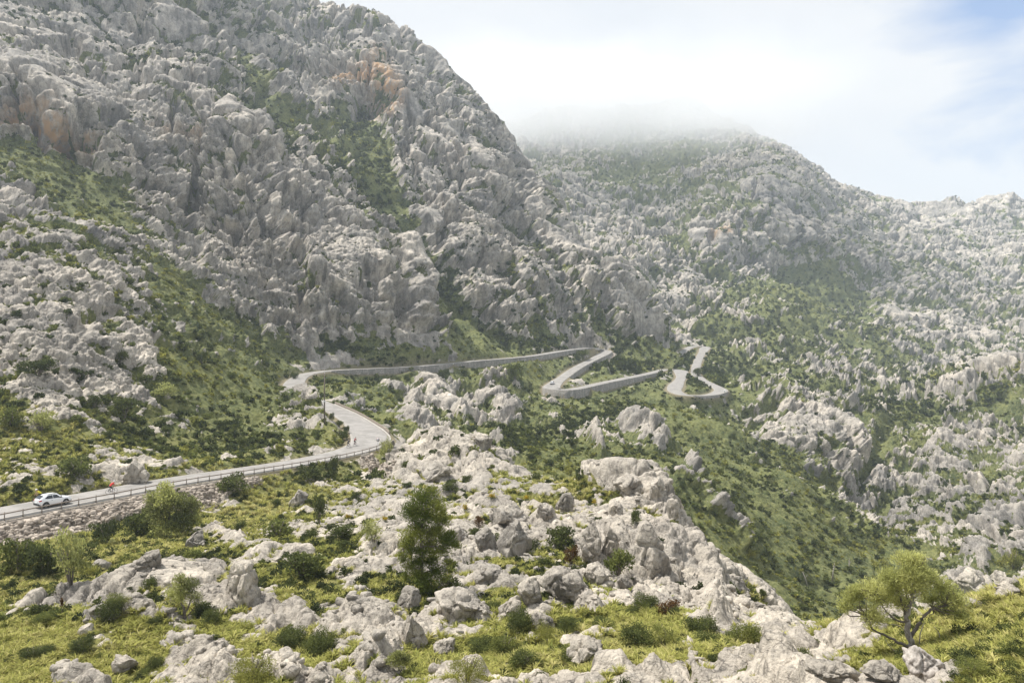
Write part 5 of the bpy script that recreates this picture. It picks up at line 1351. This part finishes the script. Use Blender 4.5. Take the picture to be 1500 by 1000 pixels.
def bicycle(colr, label, group):
    e = empty('bicycle', (0, 0, 0)); tag(e, label, 'bicycle', group)
    fm = plain('bicycle frame paint', colr, .35)
    def tubes(nm, segs, mat, r__=.02):
        Vs, Fs, o_ = [], [], 0
        for a_, c_ in segs:
            V, Fc = tube_np([a_, c_], [r__, r__], 6); Vs.append(V); Fs.append(Fc + o_); o_ += len(V)
        return obj(nm, np.concatenate(Vs), np.concatenate(Fs), mat, e)
    BB, ST, HT, HB = (0, 0, .28), (-.17, 0, .82), (.36, 0, .84), (.39, 0, .72)
    RH, FH = (-.42, 0, .34), (.57, 0, .34)
    tubes('frame', [(BB, ST), (ST, HT), (BB, HB), (HT, HB), (BB, (-.42, .06, .34)), (BB, (-.42, -.06, .34)), (ST, (-.42, .06, .34)), (ST, (-.42, -.06, .34))], fm)
    tubes('fork', [(HB, (.57, .06, .34)), (HB, (.57, -.06, .34))], fm, .015)
    tubes('seat_post', [(ST, (-.20, 0, .95))], MAT['carblack'], .014)
    tubes('handlebar', [(HT, (.40, 0, .94)), ((.40, 0, .94), (.46, 0, .95)), ((.46, -.21, .95), (.46, .21, .95)), ((.46, -.21, .95), (.56, -.21, .93)), ((.46, .21, .95), (.56, .21, .93)), ((.56, .21, .93), (.52, .21, .83)), ((.56, -.21, .93), (.52, -.21, .83))], MAT['carblack'], .014)
    tubes('crank', [((0, -.06, .28), (.12, -.09, .16)), ((0, .06, .28), (-.12, .09, .40)), ((.12, -.09, .16), (.12, -.18, .16)), ((-.12, .09, .40), (-.12, .18, .40))], MAT['carblack'], .014)
    V = [(-.33, -.07, .955), (-.33, .07, .955), (-.2, .045, .965), (-.05, .018, .96), (-.05, -.018, .96), (-.2, -.045, .965)]
    V2 = V + [(x, y * .8, z_ - .045) for (x, y, z_) in V]
    me_ = bpy.data.meshes.new('saddle'); me_.from_pydata(V2, [], [(0, 1, 2, 3, 4, 5), (11, 10, 9, 8, 7, 6)] + [(i, 6 + i, 6 + (i + 1) % 6, (i + 1) % 6) for i in range(6)]); me_.materials.append(MAT['carblack']); link(bpy.data.objects.new('saddle', me_), e)
    for hub in (RH, FH):
        w_ = link(bpy.data.objects.new('wheel', None), e); w_.empty_display_size = .1; w_.location = hub
        ring = [(.335 * math.cos(t), 0, .335 * math.sin(t)) for t in np.linspace(0, 6.2832, 29)]
        V, Fc = tube_np(ring, [.014] * 29, 6); obj('tyre', V, Fc, MAT['tyre'], w_)
        Vs, Fs, o_ = [], [], 0
        ring = [(.312 * math.cos(t), 0, .312 * math.sin(t)) for t in np.linspace(0, 6.2832, 29)]
        V, Fc = tube_np(ring, [.011] * 29, 5); Vs.append(V); Fs.append(Fc); o_ = len(V)
        for i in range(12):
            t = i / 12 * 6.2832; V, Fc = tube_np([(0, .02, 0), (.31 * math.cos(t), 0, .31 * math.sin(t))], [.003, .003], 4); Vs.append(V); Fs.append(Fc + o_); o_ += len(V)
        obj('rim', np.concatenate(Vs), np.concatenate(Fs), MAT['alloy'], w_)
    return e
MAT['skin'] = plain('skin', (.48, .27, .18), .6); 
def rider(jersey, helmet, label, shorts=(.015, .015, .018), group='people on bicycles'):
    e = empty('person', (0, 0, 0)); tag(e, label, 'person', group)
    J = {}; E = []; Rr = {}
    def jt(nm, p_, r__, par=None):
        J[nm] = p_; Rr[nm] = r__
        if par: E.append((par, nm))
    jt('pelvis', (-.19, 0, 1.03), (.15, .15)); jt('waist', (-.06, 0, 1.17), (.14, .13), 'pelvis'); jt('chest', (.14, 0, 1.34), (.17, .15), 'waist')
    jt('neckb', (.27, 0, 1.44), (.10, .09), 'chest'); jt('neck', (.34, 0, 1.52), (.06, .06), 'neckb'); jt('head', (.42, 0, 1.61), (.095, .085), 'neck'); jt('face', (.47, 0, 1.60), (.075, .07), 'head'); jt('crown', (.42, 0, 1.70), (.075, .075), 'head'); jt('nose', (.545, 0, 1.595), (.016, .02), 'face')
    for s_, nm in ((1, 'l'), (-1, 'r')):
        jt('sh' + nm, (.22, s_ * .19, 1.41), (.075, .07), 'neckb'); jt('el' + nm, (.36, s_ * .23, 1.16), (.047, .045), 'sh' + nm)
        jt('wr' + nm, (.50, s_ * .21, 1.005), (.03, .026), 'el' + nm); jt('pa' + nm, (.545, s_ * .21, .98), (.034, .022), 'wr' + nm)
        for f_ in range(4):
            yo = s_ * (.21 + (f_ - 1.5) * .018); ln = (.035, .042, .040, .03)[f_]
            jt(f'f{f_}a' + nm, (.545 + ln * .8, yo, .962), (.009, .009), 'pa' + nm); jt(f'f{f_}b' + nm, (.545 + ln * .9, yo, .93), (.008, .008), f'f{f_}a' + nm)
        jt('th1' + nm, (.555, s_ * .17, .965), (.010, .010), 'pa' + nm); jt('th2' + nm, (.58, s_ * .165, .94), (.008, .008), 'th1' + nm)
        ped = (.12, s_ * .15, .20) if s_ < 0 else (-.12, s_ * .15, .44)
        jt('hip' + nm, (-.17, s_ * .10, .98), (.10, .10), 'pelvis')
        hip = np.array((-.17, s_ * .10, .98)); an = np.array((ped[0] - .06, ped[1] - s_ * .02, ped[2] + .08))
        dv = an - hip; L_ = np.linalg.norm(dv); th, sh = .44, .44; a_ = max(.02, math.sqrt(max(.001, th ** 2 - (L_ / 2) ** 2)))
        fw = np.array((1, 0, 0)) - dv / L_ * (dv[0] / L_); fw /= np.linalg.norm(fw); kn = (hip + an) / 2 + fw * a_
        jt('kn' + nm, tuple(kn), (.058, .058), 'hip' + nm); jt('cf' + nm, tuple(kn * .68 + an * .32 + np.array((-.015, 0, 0))), (.055, .052), 'kn' + nm); jt('an' + nm, tuple(an), (.034, .034), 'cf' + nm)
        jt('to' + nm, (ped[0] + .09, ped[1], ped[2] + .02), (.034, .03), 'an' + nm)
    names = list(J); me_ = bpy.data.meshes.new('body'); me_.from_pydata([J[n_] for n_ in names], [(names.index(a_), names.index(c_)) for a_, c_ in E], [])
    tmp = bpy.data.objects.new('body_tmp', me_); COL.objects.link(tmp)
    md = tmp.modifiers.new('s', 'SKIN'); tmp.modifiers.new('d', 'SUBSURF').levels = 2
    for i, n_ in enumerate(names): me_.skin_vertices[0].data[i].radius = Rr[n_]; me_.skin_vertices[0].data[i].use_root = (n_ == 'pelvis')
    ev = tmp.evaluated_get(bpy.context.evaluated_depsgraph_get()); bm_ = bpy.data.meshes.new_from_object(ev); bpy.data.objects.remove(tmp)
    bm_.name = 'body'
    bm_.materials.clear()
    for mt in (MAT['skin'], plain('jersey cloth', jersey, .8), plain('shorts cloth', shorts, .8), plain('shoe', (.6, .6, .6), .6)): bm_.materials.append(mt)
    for p_ in bm_.polygons:
        c_ = p_.center; mi = 0
        if c_.z > 1.10 and c_.z < 1.50 and c_.x < .36 and not (abs(c_.y) > .15 and c_.z < 1.22): mi = 1
        elif c_.x < .12 and c_.z > .70 and c_.z <= 1.10: mi = 2
        elif c_.z > .62 and c_.x < .2 and c_.z < 1.1: mi = 2
        if c_.z < .58 and (abs(c_.z - .2) < .09 or abs(c_.z - .45) < .07) and abs(c_.y) > .09: mi = 3
        if abs(c_.y) > .16 and c_.x > .3: mi = 0
        p_.material_index = mi; p_.use_smooth = True
    link(bpy.data.objects.new('body', bm_), e)
    bm = bmesh.new(); bmesh.ops.create_icosphere(bm, subdivisions=3, radius=1)
    for v_ in bm.verts:
        v_.co = Vector((v_.co.x * .15, v_.co.y * .11, max(v_.co.z, -.15) * .11)); v_.co.z += .01 * math.sin(v_.co.y * 160)
    hm_ = bpy.data.meshes.new('helmet'); bm.to_mesh(hm_); bm.free(); hm_.materials.append(plain('helmet shell', helmet, .35))
    ho = link(bpy.data.objects.new('helmet', hm_), e); ho.location = (.42, 0, 1.665); ho.rotation_euler = (0, .15, 0)
    return e
BG = 'bicycles ridden on the near road'
for (u, v, d, off, rev, jr, hl, fc, lab, blab) in [
    (157, 722, 95, 1.0, False, (.62, .04, .03), (.75, .75, .75), (.05, .05, .055), 'cyclist in a red jersey and white helmet riding past the stone bank', 'dark road bicycle under the rider in the red jersey'),
    (71, 737, 88.5, -1.9, True, (.72, .66, .02), (.75, .74, .72), (.05, .05, .05), 'cyclist in a bright yellow jersey half hidden behind the white car', 'dark bicycle hidden behind the white car, ridden by the yellow cyclist'),
    (523, 658, 143, -2.4, False, (.03, .03, .035), (.05, .05, .05), (.04, .04, .04), 'cyclist in black riding through the bend, the nearer of two', 'black bicycle of the nearer of the two riders in the bend'),
    (529, 656, 145, -1.9, False, (.20, .03, .03), (.03, .03, .03), (.10, .02, .02), 'cyclist in dark red riding through the bend, the farther of two', 'dark bicycle of the farther of the two riders in the bend')]:
    bk = bicycle(fc, blab, BG); on_road(bk, u, v, d, off, rev)
    pr = rider(jr, hl, lab); pr.location = bk.location; pr.rotation_euler = bk.rotation_euler
# ------------------------------------------------------------------ camera, light, sky, air
cam = bpy.data.cameras.new('camera'); co = link(bpy.data.objects.new('camera', cam))
cam.sensor_fit = 'HORIZONTAL'; cam.sensor_width = 36; cam.lens = 24; cam.shift_y = -(500 - V0) / 1500
cam.clip_start = .3; cam.clip_end = 30000
co.location = (0, 0, 0); co.rotation_euler = (R(90), 0, 0); sc.camera = co

SUN_DIR = Vector((-.44, .13, .885)).normalized()
sun = bpy.data.lights.new('sun', 'SUN'); sun.energy = 4.3; sun.angle = R(1.5); sun.color = (1, .965, .915)
so = link(bpy.data.objects.new('sun', sun)); so.rotation_euler = SUN_DIR.to_track_quat('Z', 'Y').to_euler()

W = bpy.data.worlds.new('World'); sc.world = W; W.use_nodes = True; nt = W.node_tree; nt.nodes.clear(); b = NB(nt)
out = b.n('ShaderNodeOutputWorld'); bg = b.n('ShaderNodeBackground'); bg.inputs[1].default_value = 1.0
sky = b.n('ShaderNodeTexSky', sky_type='NISHITA'); sky.sun_disc = False
sky.sun_elevation = math.asin(SUN_DIR.z); sky.sun_rotation = math.atan2(SUN_DIR.x, SUN_DIR.y)
skyc = b.n('ShaderNodeVectorMath', operation='SCALE'); nt.links.new(sky.outputs[0], skyc.inputs[0]); skyc.inputs['Scale'].default_value = .11
d = b.n('ShaderNodeTexCoord').outputs['Generated']
sx = b.n('ShaderNodeSeparateXYZ'); nt.links.new(d, sx.inputs[0])
# one gap of blue sky low in the north-east, cloud everywhere else
n1 = b.noise(b.scalev(d, (1, 1, 1.6)), 3.2, 6, .55, .3)
n2 = b.noise(d, 9.0, 5, .6)
gap = b.n('ShaderNodeVectorMath', operation='DISTANCE'); nt.links.new(d, gap.inputs[0]); gap.inputs[1].default_value = Vector((.73, 1, .48)).normalized()
gd = b.math('ADD', gap.outputs['Value'], b.math('MULTIPLY', b.math('SUBTRACT', n1, .5), .55))
cover = b.ramp(gd, .05, .15)
white = b.mix(b.ramp(n1, .35, .68), (.49, .505, .53), (.55, .55, .55))
# cloud white ahead of the camera; sky elsewhere raised as added fill light
fr = b.n('ShaderNodeVectorMath', operation='DOT_PRODUCT'); nt.links.new(d, fr.inputs[0]); fr.inputs[1].default_value = Vector((0, .94, .34)).normalized()
ahead_mask = b.ramp(fr.outputs['Value'], .25, .75)
white = b.mix(b.ramp(n2, .45, .75, 0, .35), white, (.50, .51, .53))
bluec = b.mix(.7, skyc.outputs[0], (.17, .26, .45))
white = b.mix(ahead_mask, b.mix(.78, skyc.outputs[0], (.62, .635, .655)), white)
mixc = b.mix(cover, bluec, white)
nt.links.new(mixc, bg.inputs[0]); nt.links.new(bg.outputs[0], out.inputs[0])

def vol_mat(name, col, dens, aniso):
    m = bpy.data.materials.new(name); m.use_nodes = True; nt = m.node_tree; nt.nodes.clear()
    o = nt.nodes.new('ShaderNodeOutputMaterial'); v = nt.nodes.new('ShaderNodeVolumePrincipled')
    v.inputs['Color'].default_value = (*col, 1); v.inputs['Density'].default_value = dens; v.inputs['Anisotropy'].default_value = aniso
    nt.links.new(v.outputs[0], o.inputs['Volume']); return m, nt, v
def box_mesh(name, lo, hi, mat):
    v = [(x, y, z) for x in (lo[0], hi[0]) for y in (lo[1], hi[1]) for z in (lo[2], hi[2])]
    f = [(0, 1, 3, 2), (4, 6, 7, 5), (0, 4, 5, 1), (2, 3, 7, 6), (0, 2, 6, 4), (1, 5, 7, 3)]
    me = bpy.data.meshes.new(name); me.from_pydata(v, [], f); me.materials.append(mat); return me
zlo = float(P[..., 2].min()) - 1; zhi = 540
xm = float(np.abs(P[..., 0]).max()) + 5; ym = float(P[..., 1].max()) + 5
HZ = float(os.environ.get('SCENE_HAZE', '.00019'))
if HZ > 0:
    hm, _, _ = vol_mat('haze', (.78, .89, 1), HZ, .2)
    tag(link(bpy.data.objects.new('haze', box_mesh('haze', (-xm, -5, zlo), (xm, ym, zhi), hm))), kind='stuff')

# cloud bank lying on the far summit
cmat, nt, v = vol_mat('cloud', (.90, .905, .91), 0, .0); b = NB(nt); pp = b.pos()
sx = b.n('ShaderNodeSeparateXYZ'); nt.links.new(pp, sx.inputs[0])
zz = b.math('ADD', sx.outputs[2], b.math('MULTIPLY', b.math('SUBTRACT', b.noise(pp, .009, 3, .55), .5), 90))
dz = b.ramp(zz, 265, 345)
dx = b.math('MULTIPLY', b.ramp(b.math('ADD', sx.outputs[0], b.math('MULTIPLY', zz, -.3)), 430, 250), b.ramp(sx.outputs[0], -240, -60))
dy = b.math('MULTIPLY', b.ramp(sx.outputs[1], 880, 1000), b.ramp(sx.outputs[1], 1650, 1500))
dn = b.math('MULTIPLY', b.math('MULTIPLY', b.math('MULTIPLY', dz, dz), dx), dy)
dn = b.math('MULTIPLY', dn, b.ramp(zz, 430, 385))
nt.links.new(b.math('MULTIPLY', dn, .009), v.inputs['Density'])
tag(link(bpy.data.objects.new('cloud', box_mesh('cloud', (-240, 880, 270), (560, 1650, 530), cmat))), kind='stuff')

sc.view_settings.view_transform = 'Standard'; sc.view_settings.look = 'None'; sc.view_settings.exposure = .73; sc.view_settings.gamma = 1
sc.render.engine = 'CYCLES'
cy = sc.cycles
cy.max_bounces = 6; cy.diffuse_bounces = 3; cy.glossy_bounces = 2; cy.transmission_bounces = 3; cy.volume_bounces = 4; cy.transparent_max_bounces = 8
cy.use_denoising = os.environ.get('SCENE_DN', '1') == '1'
cy.volume_step_rate = 2; cy.volume_max_steps = 128
